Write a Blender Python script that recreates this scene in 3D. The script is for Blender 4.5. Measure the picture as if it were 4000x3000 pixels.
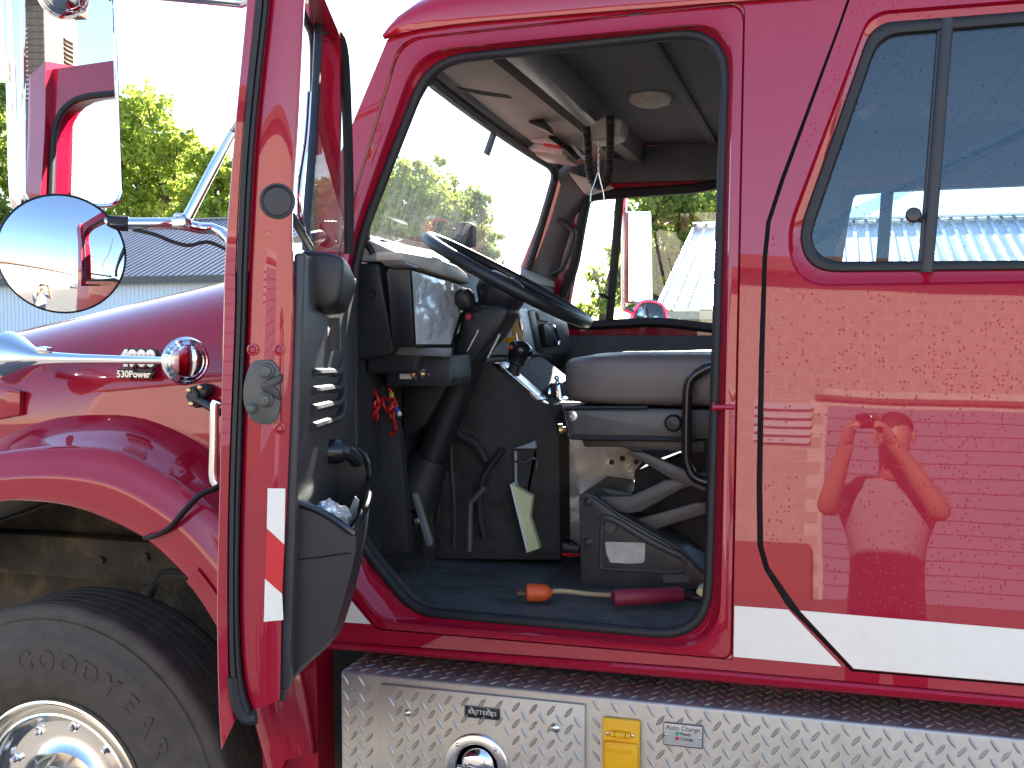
import bpy, bmesh, math, random
from mathutils import Vector as V, Matrix, noise
random.seed(7)
R_ = math.radians
for o in list(bpy.data.objects): bpy.data.objects.remove(o)
sc = bpy.context.scene
COL = sc.collection

# ------------------------------------------------------------------ camera, sky, sun, exposure
FPX, PCX, PCY = 4150.0, 2000.0, 1500.0          # focal length and centre in photograph pixels
YAW, PITCH = R_(16.5), math.atan(210/4150)
CAM = V((0, -2.3, 1.81))
FWD = V((-math.sin(YAW)*math.cos(PITCH), math.cos(YAW)*math.cos(PITCH), -math.sin(PITCH)))
RGT = V((math.cos(YAW), math.sin(YAW), 0))
UPV = RGT.cross(FWD)
cd = bpy.data.cameras.new('camera'); cam = bpy.data.objects.new('view_camera', cd); COL.objects.link(cam)
cd.sensor_width = 36; cd.lens = FPX*36/4000; cd.clip_start = 0.004; cd.clip_end = 2000
cam.matrix_world = Matrix(((RGT.x, UPV.x, -FWD.x, CAM.x), (RGT.y, UPV.y, -FWD.y, CAM.y), (RGT.z, UPV.z, -FWD.z, CAM.z), (0, 0, 0, 1)))
sc.camera = cam
SUN_EL, SUN_AZ = R_(26), R_(-7)                  # azimuth from +y, positive towards +x
SUND = V((math.sin(SUN_AZ)*math.cos(SUN_EL), math.cos(SUN_AZ)*math.cos(SUN_EL), math.sin(SUN_EL)))
w = bpy.data.worlds.new('World'); sc.world = w; w.use_nodes = True
nt = w.node_tree; bg = nt.nodes['Background']; sky = nt.nodes.new('ShaderNodeTexSky')
sky.sky_type = 'NISHITA'; sky.sun_disc = False; sky.sun_elevation = SUN_EL; sky.sun_rotation = SUN_AZ
sky.air_density = 1.0; sky.dust_density = 0.15; sky.ozone_density = 2.5
nt.links.new(sky.outputs[0], bg.inputs[0]); bg.inputs[1].default_value = 0.095
sl = bpy.data.lights.new('sun', 'SUN'); sl.energy = 5.0; sl.angle = R_(0.53); sl.color = (1, .93, .83)
so = bpy.data.objects.new('sun', sl); COL.objects.link(so); so.rotation_euler = SUND.to_track_quat('Z', 'Y').to_euler()
so.location = (0, 20, 20)
sc.view_settings.view_transform = 'Standard'; sc.view_settings.look = 'None'
sc.view_settings.gamma = 1; sc.view_settings.use_curve_mapping = False
sc.view_settings.exposure = 2.45
sc.cycles.use_denoising = True
sc.cycles.max_bounces = 12; sc.cycles.transparent_max_bounces = 24; sc.cycles.glossy_bounces = 8
sc.cycles.sample_clamp_indirect = 8; sc.cycles.caustics_reflective = False; sc.cycles.caustics_refractive = False

# ------------------------------------------------------------------ measuring helpers: photograph pixel -> point on a chosen plane of the place
def ray(px, py): return FWD + RGT*((px-PCX)/FPX) + UPV*((PCY-py)/FPX)
def hit(px, py, p, n):
    d = ray(px, py); return CAM + d*((p-CAM).dot(n)/d.dot(n))
def P(px, py, y): return hit(px, py, V((0, y, 0)), V((0, 1, 0)))
def PX(px, py, x): return hit(px, py, V((x, 0, 0)), V((1, 0, 0)))
def PZ(px, py, z): return hit(px, py, V((0, 0, z)), V((0, 0, 1)))
def PD(px, py, d): return CAM + ray(px, py)*d
LEAN = math.tan(R_(4.6))
TAPER = math.tan(R_(1.8))                       # the cab narrows towards the front
SN = V((TAPER, 1, -LEAN)).normalized()               # inward normal of the cab side
def S(px, py, off=0.0): return hit(px, py, V((-.6, 0, 1.3)) - SN*off, SN)
def Zc(ox, oy, s): return lambda x, y: (ox + x/s, oy + y/s)
zA = Zc(0,0,1.327); zB = Zc(0,1150,1.952); zC = Zc(0,1900,1.508); zD = Zc(850,0,1.6583); zE = Zc(850,900,.8738)
zF = Zc(1300,0,1.3825); zG = Zc(1350,800,1.4747); zH = Zc(1350,1600,1.4747); zI = Zc(2700,0,1.3823); zJ = Zc(2700,1100,1.7015)
zK = Zc(2700,1900,1.5085); zL = Zc(1200,2400,1.4747); zM = Zc(2150,1300,1.58); zN = Zc(1350,1300,2.765); zQ = Zc(300,1200,3.403)
zR = Zc(1200,850,2.5525); zT = Zc(1150,900,.9229); zW = Zc(1300,1600,1.9517); zX = Zc(1650,150,1.8433); zY = Zc(1750,1150,2.765)
zP = Zc(1150,1900,2.074); zV = Zc(2200,700,2.765); zO = Zc(2250,2650,3.687)
# the open door's own frame: u from hinge to latch, w outwards
DA = R_(70.7); DH = V((-1.0755, 0, 0)); DU = V((math.cos(DA), -math.sin(DA), 0)); DW = V((-math.sin(DA), -math.cos(DA), 0)); DL = .87
def LP(px, py, du=0.0): return hit(px, py, DH + DU*(DL-du), DU)     # plane across the door, du in from the latch edge
def WP(px, py, w_): return hit(px, py, DH + DW*w_, DW)             # plane along the door

# ------------------------------------------------------------------ materials
MATS = {}
def newmat(name):
    m = bpy.data.materials.new(name); m.use_nodes = True; MATS[name] = m
    return m, m.node_tree.nodes, m.node_tree.links, m.node_tree.nodes['Principled BSDF']
def tex_noise(N, L, scale, detail=4, rough=.6, coord='Object', stretch=None):
    tc = N.new('ShaderNodeTexCoord'); n = N.new('ShaderNodeTexNoise')
    n.inputs['Scale'].default_value = scale; n.inputs['Detail'].default_value = detail; n.inputs['Roughness'].default_value = rough
    if stretch:
        mp = N.new('ShaderNodeMapping'); mp.inputs['Scale'].default_value = stretch
        L.new(tc.outputs[coord], mp.inputs[0]); L.new(mp.outputs[0], n.inputs['Vector'])
    else: L.new(tc.outputs[coord], n.inputs['Vector'])
    return n
def ramp(N, L, src, stops):
    r = N.new('ShaderNodeValToRGB'); e = r.color_ramp.elements
    while len(e) < len(stops): e.new(.5)
    for i, (p, c) in enumerate(stops): e[i].position = p; e[i].color = (*c, 1) if len(c) == 3 else c
    L.new(src, r.inputs[0]); return r
def bump(N, L, src, b, dist=.002, strength=.5, into='Normal'):
    bp = N.new('ShaderNodeBump'); bp.inputs['Distance'].default_value = dist; bp.inputs['Strength'].default_value = strength
    L.new(src, bp.inputs['Height']); L.new(bp.outputs[0], b.inputs[into]); return bp
def M(name, col, rough=.5, metal=0, coat=0, var=.15, vs=9, bmp=0, bs=60, bd=.002, spec=.5, stretch=None, dirt=None):
    """plain material with mottled colour and fine relief"""
    m, N, L, b = newmat(name)
    b.inputs['Roughness'].default_value = rough; b.inputs['Metallic'].default_value = metal
    b.inputs['Coat Weight'].default_value = coat; b.inputs['Coat Roughness'].default_value = .03; b.inputs['Specular IOR Level'].default_value = spec
    n = tex_noise(N, L, vs, 5, .65, stretch=stretch)
    lo = tuple(c*(1-var) for c in col); hi = tuple(min(1, c*(1+var)) for c in col)
    st = [(.3, lo), (.7, hi)]
    if dirt: st = [(.3, lo), (.55, hi), (.72, dirt)]
    r = ramp(N, L, n.outputs[0], st); L.new(r.outputs[0], b.inputs['Base Color'])
    rr = N.new('ShaderNodeMapRange'); rr.inputs[3].default_value = max(.02, rough*.8); rr.inputs[4].default_value = min(1, rough*1.2)
    L.new(n.outputs[0], rr.inputs[0]); L.new(rr.outputs[0], b.inputs['Roughness'])
    if bmp: n2 = tex_noise(N, L, bs, 3, stretch=stretch); bump(N, L, n2.outputs[0], b, bd, bmp)
    return m
def paint(name, col, drops=0.0, wave=.35):
    """clear-coated vehicle paint with orange peel; drops > 0 adds dried rain spots"""
    m, N, L, b = newmat(name)
    b.inputs['Roughness'].default_value = .38; b.inputs['Coat Weight'].default_value = 1; b.inputs['Coat Roughness'].default_value = .015; b.inputs['Coat IOR'].default_value = 1.55; b.inputs['Specular IOR Level'].default_value = .12
    n = tex_noise(N, L, 3, 6, .6); r = ramp(N, L, n.outputs[0], [(.3, tuple(c*.93 for c in col)), (.7, tuple(min(1, c*1.07) for c in col))])
    L.new(r.outputs[0], b.inputs['Base Color'])
    n2 = tex_noise(N, L, 1.7, 2, .4)
    bp = N.new('ShaderNodeBump'); bp.inputs['Distance'].default_value = .004; bp.inputs['Strength'].default_value = wave
    L.new(n2.outputs[0], bp.inputs['Height'])
    out = bp.outputs[0]
    tc = N.new('ShaderNodeTexCoord')
    dn = tex_noise(N, L, 260, 2, .5); dr = N.new('ShaderNodeMapRange'); dr.inputs[1].default_value = .62; dr.inputs[2].default_value = .75; dr.inputs[3].default_value = .012; dr.inputs[4].default_value = .09
    L.new(dn.outputs[0], dr.inputs[0]); L.new(dr.outputs[0], b.inputs['Coat Roughness'])
    if drops:
        vo = N.new('ShaderNodeTexVoronoi'); vo.inputs['Scale'].default_value = 125; vo.inputs['Randomness'].default_value = 1
        L.new(tc.outputs['Object'], vo.inputs['Vector'])
        rnd = N.new('ShaderNodeSeparateColor'); L.new(vo.outputs['Color'], rnd.inputs[0])
        big = tex_noise(N, L, 3.2, 2, .5)
        lim = N.new('ShaderNodeMath'); lim.operation = 'MULTIPLY_ADD'; lim.inputs[1].default_value = drops*1.6; lim.inputs[2].default_value = -drops*.55
        L.new(big.outputs[0], lim.inputs[0])
        cmp_ = N.new('ShaderNodeMath'); cmp_.operation = 'LESS_THAN'; L.new(rnd.outputs[0], cmp_.inputs[0]); L.new(lim.outputs[0], cmp_.inputs[1])
        dd = N.new('ShaderNodeMapRange'); dd.interpolation_type = 'SMOOTHSTEP'; dd.inputs[1].default_value = .12; dd.inputs[2].default_value = .30; dd.inputs[3].default_value = 1; dd.inputs[4].default_value = 0
        L.new(vo.outputs['Distance'], dd.inputs[0])
        mu = N.new('ShaderNodeMath'); mu.operation = 'MULTIPLY'; L.new(dd.outputs[0], mu.inputs[0]); L.new(cmp_.outputs[0], mu.inputs[1])
        b2 = N.new('ShaderNodeBump'); b2.inputs['Distance'].default_value = .0022; b2.inputs['Strength'].default_value = .9
        L.new(mu.outputs[0], b2.inputs['Height']); L.new(bp.outputs[0], b2.inputs['Normal']); out = b2.outputs[0]
    L.new(out, b.inputs['Coat Normal'])
    return m
def chrome(name, rough=.05, col=(.82,.82,.83), bmp=0):
    m, N, L, b = newmat(name)
    b.inputs['Metallic'].default_value = 1; b.inputs['Base Color'].default_value = (*col, 1); b.inputs['Roughness'].default_value = rough
    n = tex_noise(N, L, 40, 4); r = N.new('ShaderNodeMapRange'); r.inputs[1].default_value = .4; r.inputs[2].default_value = .75; r.inputs[3].default_value = rough; r.inputs[4].default_value = rough+.1
    L.new(n.outputs[0], r.inputs[0]); L.new(r.outputs[0], b.inputs['Roughness'])
    if bmp: bump(N, L, n.outputs[0], b, .002, bmp)
    return m
def glass(name, tint=(.93,.96,.95), haze=0.0, spots=0.0, r0=.045):
    """thin window pane: see-through with real mirror reflection by angle, and a film of dust"""
    m, N, L, b = newmat(name); N.remove(b); out = N['Material Output']
    tr = N.new('ShaderNodeBsdfTransparent'); tr.inputs[0].default_value = (*tint, 1)
    gl = N.new('ShaderNodeBsdfGlossy'); gl.inputs['Roughness'].default_value = .0; gl.inputs[0].default_value = (1, 1, 1, 1)
    lw = N.new('ShaderNodeLayerWeight'); lw.inputs[0].default_value = .5
    pw = N.new('ShaderNodeMath'); pw.operation = 'POWER'; pw.inputs[1].default_value = 5; L.new(lw.outputs['Facing'], pw.inputs[0])
    fr = N.new('ShaderNodeMath'); fr.operation = 'MULTIPLY_ADD'; fr.inputs[1].default_value = .9; fr.inputs[2].default_value = r0; L.new(pw.outputs[0], fr.inputs[0])
    mx = N.new('ShaderNodeMixShader'); L.new(fr.outputs[0], mx.inputs[0]); L.new(tr.outputs[0], mx.inputs[1]); L.new(gl.outputs[0], mx.inputs[2])
    last = mx
    if haze:
        tl = N.new('ShaderNodeBsdfTranslucent'); tl.inputs[0].default_value = (.85, .85, .8, 1)
        df = N.new('ShaderNodeBsdfDiffuse'); df.inputs[0].default_value = (.7, .7, .66, 1)
        m2 = N.new('ShaderNodeMixShader'); m2.inputs[0].default_value = .4; L.new(tl.outputs[0], m2.inputs[1]); L.new(df.outputs[0], m2.inputs[2])
        n = tex_noise(N, L, 7, 6, .7, stretch=(1, 5, 1)); r = N.new('ShaderNodeMapRange'); r.inputs[1].default_value = .3; r.inputs[2].default_value = .75; r.inputs[3].default_value = haze*.35; r.inputs[4].default_value = haze*1.8
        L.new(n.outputs[0], r.inputs[0])
        m3 = N.new('ShaderNodeMixShader'); L.new(r.outputs[0], m3.inputs[0]); L.new(last.outputs[0], m3.inputs[1]); L.new(m2.outputs[0], m3.inputs[2]); last = m3
    if spots:
        df = N.new('ShaderNodeBsdfTranslucent'); df.inputs[0].default_value = (.9, .9, .9, 1)
        n = tex_noise(N, L, 190, 1, .4); r = N.new('ShaderNodeMapRange'); r.inputs[1].default_value = .70; r.inputs[2].default_value = .76; r.inputs[3].default_value = 0; r.inputs[4].default_value = spots
        L.new(n.outputs[0], r.inputs[0])
        m3 = N.new('ShaderNodeMixShader'); L.new(r.outputs[0], m3.inputs[0]); L.new(last.outputs[0], m3.inputs[1]); L.new(df.outputs[0], m3.inputs[2]); last = m3
    L.new(last.outputs[0], out.inputs[0]); return m

RED = (.36, .003, .024)
paint('red_paint', RED); paint('red_paint_wet', RED, drops=1.15)
M('white_tape', (.86, .82, .72), .35, var=.03, vs=40); M('red_tape', (.62, .02, .025), .35, var=.05, vs=40)
M('rubber', (.018, .018, .02), .55, var=.25, bmp=.2, bs=200, spec=.4); M('black_plastic', (.016, .016, .018), .42, var=.2, bmp=.25, bs=420, bd=.0006)
M('black_gloss', (.015, .015, .017), .18, var=.2); M('dark_plastic', (.026, .027, .032), .45, var=.2, bmp=.35, bs=500, bd=.0006)
M('trim_vinyl', (.04, .038, .04), .42, var=.18, bmp=.3, bs=300, bd=.0008); M('grey_plastic', (.17, .175, .18), .4, var=.1, bmp=.2, bs=300, bd=.0006)
M('pale_panel', (.36, .40, .44), .32, var=.08); M('beige_plastic', (.43, .40, .35), .5, var=.1, bmp=.25, bs=300, bd=.0008)
M('headliner', (.10, .11, .12), .8, var=.25, vs=5, bmp=.5, bs=90); M('dark_cloth', (.035, .036, .038), .85, var=.3)
M('seat_vinyl', (.17, .14, .12), .46, var=.14, vs=6, bmp=.35, bs=260, bd=.0008); M('seat_steel', (.06, .058, .055), .45, var=.25, vs=14, bmp=.15, bs=150)
M('seat_arm_steel', (.105, .10, .095), .42, var=.25, vs=14); M('floor_mat', (.10, .10, .092), .62, var=.4, vs=12, bmp=.4, bs=80, dirt=(.10, .09, .07))
M('wire_red', (.55, .01, .012), .4); M('wire_black', (.02, .02, .02), .5); M('wire_yellow', (.6, .45, .05), .5); M('blue_plastic', (.03, .08, .5), .4)
M('paper', (.78, .78, .74), .8, var=.05); M('paper_green', (.62, .66, .36), .8, var=.06); M('label_worn', (.60, .57, .50), .7, var=.22, vs=30)
M('orange_rubber', (.75, .11, .02), .5); M('tan_cord', (.55, .40, .22), .6); M('maroon_grip', (.26, .02, .05), .55)
M('yellow_plastic', (.80, .42, .01), .38, var=.06); M('gold_plastic', (.62, .40, .12), .45); M('brass', (.65, .45, .22), .3, metal=1)
M('dark_metal', (.05, .05, .055), .4, metal=.6); M('black_ink', (.012, .012, .012), .5, var=0); M('white_ink', (.75, .75, .72), .5, var=0)
M('green_ink', (.02, .33, .22), .4); M('red_ink', (.55, .02, .04), .4); M('silver_badge', (.78, .77, .72), .3, metal=.4)
chrome('chrome'); chrome('mirror_glass', .0, (.86, .88, .88)); chrome('steel', .22, (.60, .60, .60)); chrome('wheel_metal', .12, (.74, .72, .68)); chrome('film', .2, (.72, .75, .78), .0)
MATS['mirror_glass'].node_tree.nodes['Principled BSDF'].inputs['Roughness'].default_value = 0
for l in list(MATS['mirror_glass'].node_tree.links):
    if l.to_socket.name == 'Roughness': MATS['mirror_glass'].node_tree.links.remove(l)
glass('pane'); glass('tinted_pane', (.66, .71, .73), spots=.55, r0=.045); glass('windshield_pane', (.90, .95, .93), haze=.11, spots=.25, r0=.08)
M('tyre_rubber', (.056, .046, .037), .72, var=.25, vs=22, bmp=.3, bs=120, dirt=(.085, .068, .05)); M('tread_rubber', (.05, .048, .046), .75, var=.3, vs=30, bmp=.4, bs=140)
M('mud', (.035, .029, .021), .9, var=.6, vs=7, bmp=.8, bs=30, bd=.01, dirt=(.16, .115, .06)); M('engine_quilt', (.03, .028, .026), .75, var=.5, vs=5, bmp=.7, bs=16, bd=.012, dirt=(.06, .048, .04)); M('zinc', (.085, .09, .085), .45, metal=.4, var=.2, vs=30); M('liner_black', (.02, .02, .02), .7, var=.4)
# aluminium tread plate and engine-turned sheet
m, N, L, b = newmat('tread_plate'); b.inputs['Metallic'].default_value = 1
n = tex_noise(N, L, 11, 6, .7); r = ramp(N, L, n.outputs[0], [(.3, (.42, .41, .39)), (.5, (.50, .49, .465)), (.72, (.58, .555, .50))]); L.new(r.outputs[0], b.inputs['Base Color'])
rr = N.new('ShaderNodeMapRange'); rr.inputs[3].default_value = .45; rr.inputs[4].default_value = .68; L.new(n.outputs[0], rr.inputs[0]); L.new(rr.outputs[0], b.inputs['Roughness'])
n2 = tex_noise(N, L, 150, 3); bump(N, L, n2.outputs[0], b, .0008, .35)
m, N, L, b = newmat('turned_aluminium'); b.inputs['Metallic'].default_value = .6; b.inputs['Base Color'].default_value = (.62, .56, .48, 1)
tc = N.new('ShaderNodeTexCoord'); vo = N.new('ShaderNodeTexVoronoi'); vo.inputs['Scale'].default_value = 11; vo.inputs['Randomness'].default_value = .55; L.new(tc.outputs['Object'], vo.inputs['Vector'])
wv = N.new('ShaderNodeMath'); wv.operation = 'MULTIPLY'; wv.inputs[1].default_value = 240; L.new(vo.outputs['Distance'], wv.inputs[0])
sn = N.new('ShaderNodeMath'); sn.operation = 'SINE'; L.new(wv.outputs[0], sn.inputs[0]); bump(N, L, sn.outputs[0], b, .0012, .35)
mr = N.new('ShaderNodeMapRange'); mr.inputs[2].default_value = .7; mr.inputs[3].default_value = .3; mr.inputs[4].default_value = .52; L.new(vo.outputs['Distance'], mr.inputs[0]); L.new(mr.outputs[0], b.inputs['Roughness'])
# crinkled film over the instruments
b = MATS['film'].node_tree.nodes['Principled BSDF']; N = MATS['film'].node_tree.nodes; L = MATS['film'].node_tree.links
b.inputs['Metallic'].default_value = .45; n = tex_noise(N, L, 8, 3, .45); n.inputs['Distortion'].default_value = 1.6; bump(N, L, n.outputs[0], b, .012, .5)
# outdoors
M('asphalt', (.17, .155, .135), .85, var=.3, vs=3, bmp=.5, bs=60, bd=.006); M('concrete_block', (.45, .38, .30), .85, var=.12, vs=2.5, bmp=.4, bs=30, bd=.004)
M('mortar', (.58, .52, .44), .9); M('placard_metal', (.50, .50, .49), .4, metal=.3); M('brown_trim', (.16, .09, .06), .7); M('garage_door', (.23, .23, .29), .5, var=.04); M('weathered_board', (.27, .20, .16), .85, var=.35, vs=4, stretch=(1, 1, 6), bmp=.4)
M('louver_shade_board', (.13, .10, .085), .8, var=.3); M('white_siding', (.70, .74, .78), .5, var=.05); M('grey_roof', (.30, .29, .31), .45, metal=.25, var=.12, vs=1.2)  # dark brown for slats, and for shade painted on the tower's unlit boards
M('pale_roof', (.80, .82, .84), .32, metal=.75, var=.05, vs=1); M('tan_wall', (.55, .50, .36), .7); M('dark_gutter', (.10, .09, .08), .6)
M('bark', (.09, .065, .045), .9, var=.4, bmp=.8, bs=14, bd=.02)
def leafmat(name, c1, c2, tr=.45):
    m, N, L, b = newmat(name); out = N['Material Output']
    oi = N.new('ShaderNodeAttribute'); oi.attribute_name = 'tone'
    r = ramp(N, L, oi.outputs['Fac'], [(0, c1), (1, c2)]); L.new(r.outputs[0], b.inputs['Base Color']); b.inputs['Roughness'].default_value = .55
    t = N.new('ShaderNodeBsdfTranslucent'); hs = N.new('ShaderNodeHueSaturation'); hs.inputs['Value'].default_value = 1.5; hs.inputs['Hue'].default_value = .485
    L.new(r.outputs[0], hs.inputs['Color']); L.new(hs.outputs[0], t.inputs[0])
    mx = N.new('ShaderNodeMixShader'); mx.inputs[0].default_value = tr; L.new(b.outputs[0], mx.inputs[1]); L.new(t.outputs[0], mx.inputs[2]); L.new(mx.outputs[0], out.inputs[0])
leafmat('leaf_green', (.14, .22, .03), (.40, .46, .08), .65); leafmat('leaf_dark', (.10, .16, .035), (.26, .32, .07), .65)
M('skin', (.50, .26, .18), .5, var=.06); M('shirt_grey', (.26, .26, .30), .85, var=.1); M('trousers', (.025, .025, .04), .85); M('hair_brown', (.05, .03, .02), .7)

# ------------------------------------------------------------------ mesh helpers
WORLD = {}
def mk(name, bm, mat, parent=None, ang=38, **props):
    """link a bmesh (world coordinates) as one object whose origin sits at its centre"""
    bm.normal_update()
    if ang is not None:
        c = math.radians(ang)
        for f in bm.faces: f.smooth = True
        for e in bm.edges: e.smooth = len(e.link_faces) == 2 and e.calc_face_angle(0) < c
    vs = bm.verts
    if len(vs): lo = V([min(v.co[i] for v in vs) for i in range(3)]); hi = V([max(v.co[i] for v in vs) for i in range(3)]); o0 = (lo+hi)/2
    else: o0 = V((0, 0, 0))
    bmesh.ops.translate(bm, verts=vs, vec=-o0)
    me = bpy.data.meshes.new(name); bm.to_mesh(me); bm.free()
    me.materials.append(MATS[mat])
    return link(name, me, o0, parent, **props)
def link(name, me, o0, parent=None, **props):
    o = bpy.data.objects.new(name, me); COL.objects.link(o)
    if parent: o.parent = parent; o.location = o0 - WORLD[parent.name]
    else: o.location = o0
    WORLD[o.name] = V(o0)
    for k, v in props.items(): o[k] = v
    return o
def thing(name, loc, label, category, group=None, parent=None):
    o = link(name, None, V(loc), parent); o['label'] = label; o['category'] = category
    if group: o['group'] = group
    return o
def tag(o, label, category, group=None):
    o['label'] = label; o['category'] = category
    if group: o['group'] = group
    return o
def rl(pts, k=8):
    """rounded polygon: (x, y, tangent length) corners -> points, k+1 per corner"""
    out = []; n = len(pts)
    for i in range(n):
        p = V(pts[i][:2]); r = pts[i][2]; a = V(pts[i-1][:2]); c = V(pts[(i+1) % n][:2])
        p0 = p + (a-p).normalized()*r; p2 = p + (c-p).normalized()*r
        for j in range(k+1):
            t = j/k; q = p0*(1-t)**2 + p*2*t*(1-t) + p2*t*t; out.append((q.x, q.y))
    return out
def crs(pts, n=40, closed=False):
    """smooth curve through the points, n samples evenly by length (any dimension)"""
    pts = [V(p) for p in pts]; m = len(pts); dense = []
    segs = m if closed else m-1
    for i in range(segs):
        if closed: p0, p1, p2, p3 = pts[i-1], pts[i], pts[(i+1) % m], pts[(i+2) % m]
        else: p0, p1, p2, p3 = pts[max(i-1, 0)], pts[i], pts[i+1], pts[min(i+2, m-1)]
        for j in range(12):
            t = j/12; dense.append(.5*((2*p1) + (p2-p0)*t + (2*p0-5*p1+4*p2-p3)*t*t + (3*p1-p0-3*p2+p3)*t**3))
    dense.append(pts[0] if closed else pts[-1])
    L = [0]
    for a, b in zip(dense, dense[1:]): L.append(L[-1]+(b-a).length)
    out = []; j = 0; tot = L[-1]; cnt = n if not closed else n+1
    for i in range(cnt):
        s = tot*i/(cnt-1)
        while j < len(L)-2 and L[j+1] < s: j += 1
        d = L[j+1]-L[j]; t = (s-L[j])/d if d else 0; out.append(dense[j].lerp(dense[j+1], t))
    return out[:-1] if closed else out
def addring(bm, pts): return [bm.verts.new(p) for p in pts]
def bridge(bm, a, b, closed=True):
    n = len(a)
    for i in range(n if closed else n-1):
        j = (i+1) % n
        try: bm.faces.new((a[i], a[j], b[j], b[i]))
        except ValueError: pass
def loft(rings, closed=True, cap0=False, cap1=False, bm=None):
    bm = bm or bmesh.new(); rs = [addring(bm, r) for r in rings]
    for a, b in zip(rs, rs[1:]): bridge(bm, a, b, closed)
    if cap0: bm.faces.new(rs[0][::-1])
    if cap1: bm.faces.new(rs[-1])
    bmesh.ops.recalc_face_normals(bm, faces=bm.faces[:])
    return bm
def fill(loops, bm=None, n=None):
    """flat sheet bounded by the first loop, with the others as holes"""
    bm = bm or bmesh.new(); ed = []
    for lp in loops:
        vs = addring(bm, lp)
        ed += [bm.edges.new((vs[i], vs[(i+1) % len(vs)])) for i in range(len(vs))]
    bmesh.ops.triangle_fill(bm, edges=ed, use_beauty=True, use_dissolve=False)
    bmesh.ops.recalc_face_normals(bm, faces=bm.faces[:])
    if n is not None:
        bm.normal_update()
        s = sum(f.normal.dot(n)*f.calc_area() for f in bm.faces)
        if s < 0: bmesh.ops.reverse_faces(bm, faces=bm.faces[:])
    return bm
def prism(pts, vec, bev=0.0, seg=2, bm=None, pts2=None):
    """solid: flat polygon pushed along vec (or to the polygon pts2), edges rounded"""
    own = bm is None; b = bmesh.new()
    a = addring(b, pts); c = addring(b, pts2 or [V(p)+V(vec) for p in pts])
    b.faces.new(a[::-1]); b.faces.new(c); bridge(b, a, c)
    bmesh.ops.recalc_face_normals(b, faces=b.faces[:])
    if bev: bmesh.ops.bevel(b, geom=b.edges[:], offset=bev, segments=seg, profile=.5, affect='EDGES', clamp_overlap=True)
    if own: return b
    merge(bm, b); return bm
def merge(bm, b):
    me = bpy.data.meshes.new('t'); b.to_mesh(me); b.free(); bm.from_mesh(me); bpy.data.meshes.remove(me)
def box(c, s, bev=.0, rot=None, bm=None, seg=2):
    x, y, z = (d/2 for d in s)
    p = [V(q) for q in ((-x,-y,-z), (x,-y,-z), (x,y,-z), (-x,y,-z))]; q = [V(q) for q in ((-x,-y,z), (x,-y,z), (x,y,z), (-x,y,z))]
    if rot is not None: p = [rot @ v for v in p]; q = [rot @ v for v in q]
    c = V(c); return prism([v+c for v in p], None, bev, seg, bm, [v+c for v in q])
def frames(path, closed=False):
    n = len(path); T = []
    for i in range(n):
        a = path[i-1] if (i > 0 or closed) else path[i]; b = path[(i+1) % n] if (i < n-1 or closed) else path[i]
        T.append((b-a).normalized())
    u = T[0].orthogonal().normalized(); fr = []
    for i in range(n):
        u = (u - T[i]*u.dot(T[i])).normalized(); fr.append((u, T[i].cross(u)))
    return fr
def tube(path, r, n=10, closed=False, bm=None, cap=True, flat=None, up=None):
    """round (or flattened) bar along a path; r may be a list"""
    path = [V(p) for p in path]; bm = bm or bmesh.new(); fr = frames(path, closed); rs = []
    for i, p in enumerate(path):
        ri = r[i] if isinstance(r, (list, tuple)) else r; u, v = fr[i]
        if up is not None:
            t = u.cross(v); u = (V(up) - t*V(up).dot(t)).normalized(); v = t.cross(u)
        rs.append(addring(bm, [p + u*(ri*math.cos(2*math.pi*k/n)) + v*((flat or 1)*ri*math.sin(2*math.pi*k/n)) for k in range(n)]))
    for a, b in zip(rs, rs[1:]): bridge(bm, a, b)
    if closed:                                   # join the ends where they fit best
        bridge(bm, rs[-1], rs[0])
    elif cap: bm.faces.new(rs[0][::-1]); bm.faces.new(rs[-1])
    bmesh.ops.recalc_face_normals(bm, faces=bm.faces[:]); return bm
def lathe(prof, o, ax, n=40, bm=None, cap=True, ref=None):
    """turned body: prof = (distance along axis, radius)"""
    bm = bm or bmesh.new(); o = V(o); ax = V(ax).normalized(); u = V(ref).normalized() if ref else ax.orthogonal().normalized(); v = ax.cross(u); rs = []
    for s, r in prof:
        rs.append(addring(bm, [o + ax*s + (u*math.cos(2*math.pi*k/n) + v*math.sin(2*math.pi*k/n))*max(r, 1e-5) for k in range(n)]))
    for a, b in zip(rs, rs[1:]): bridge(bm, a, b)
    if cap:
        if prof[0][1] > 1e-4: bm.faces.new(rs[0][::-1])
        if prof[-1][1] > 1e-4: bm.faces.new(rs[-1])
    bmesh.ops.remove_doubles(bm, verts=bm.verts[:], dist=1e-5) if (prof[0][1] < 1e-4 or prof[-1][1] < 1e-4) else None
    bmesh.ops.recalc_face_normals(bm, faces=bm.faces[:]); return bm
def slab(name, px, y0, y1, mat, parent, bev=.004, z=None, **props):
    """solid piece whose near face is measured on the plane y0 and which reaches back to y1"""
    pts = [P(*(z(*p) if z else p), y0) for p in px]
    return mk(name, prism(pts, V((0, y1-y0, 0)), bev), mat, parent, **props)
def text_mesh(s, size, depth=.001, bold=0.0, align='CENTER', space=1.0):
    c = bpy.data.curves.new('t', 'FONT'); c.body = s; c.size = size; c.extrude = depth; c.offset = bold; c.align_x = align; c.align_y = 'CENTER'; c.space_character = space; c.resolution_u = 3
    o = bpy.data.objects.new('t', c); COL.objects.link(o); bpy.context.view_layer.update()
    me = bpy.data.meshes.new_from_object(o); bpy.data.objects.remove(o); bpy.data.curves.remove(c); return me
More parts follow.
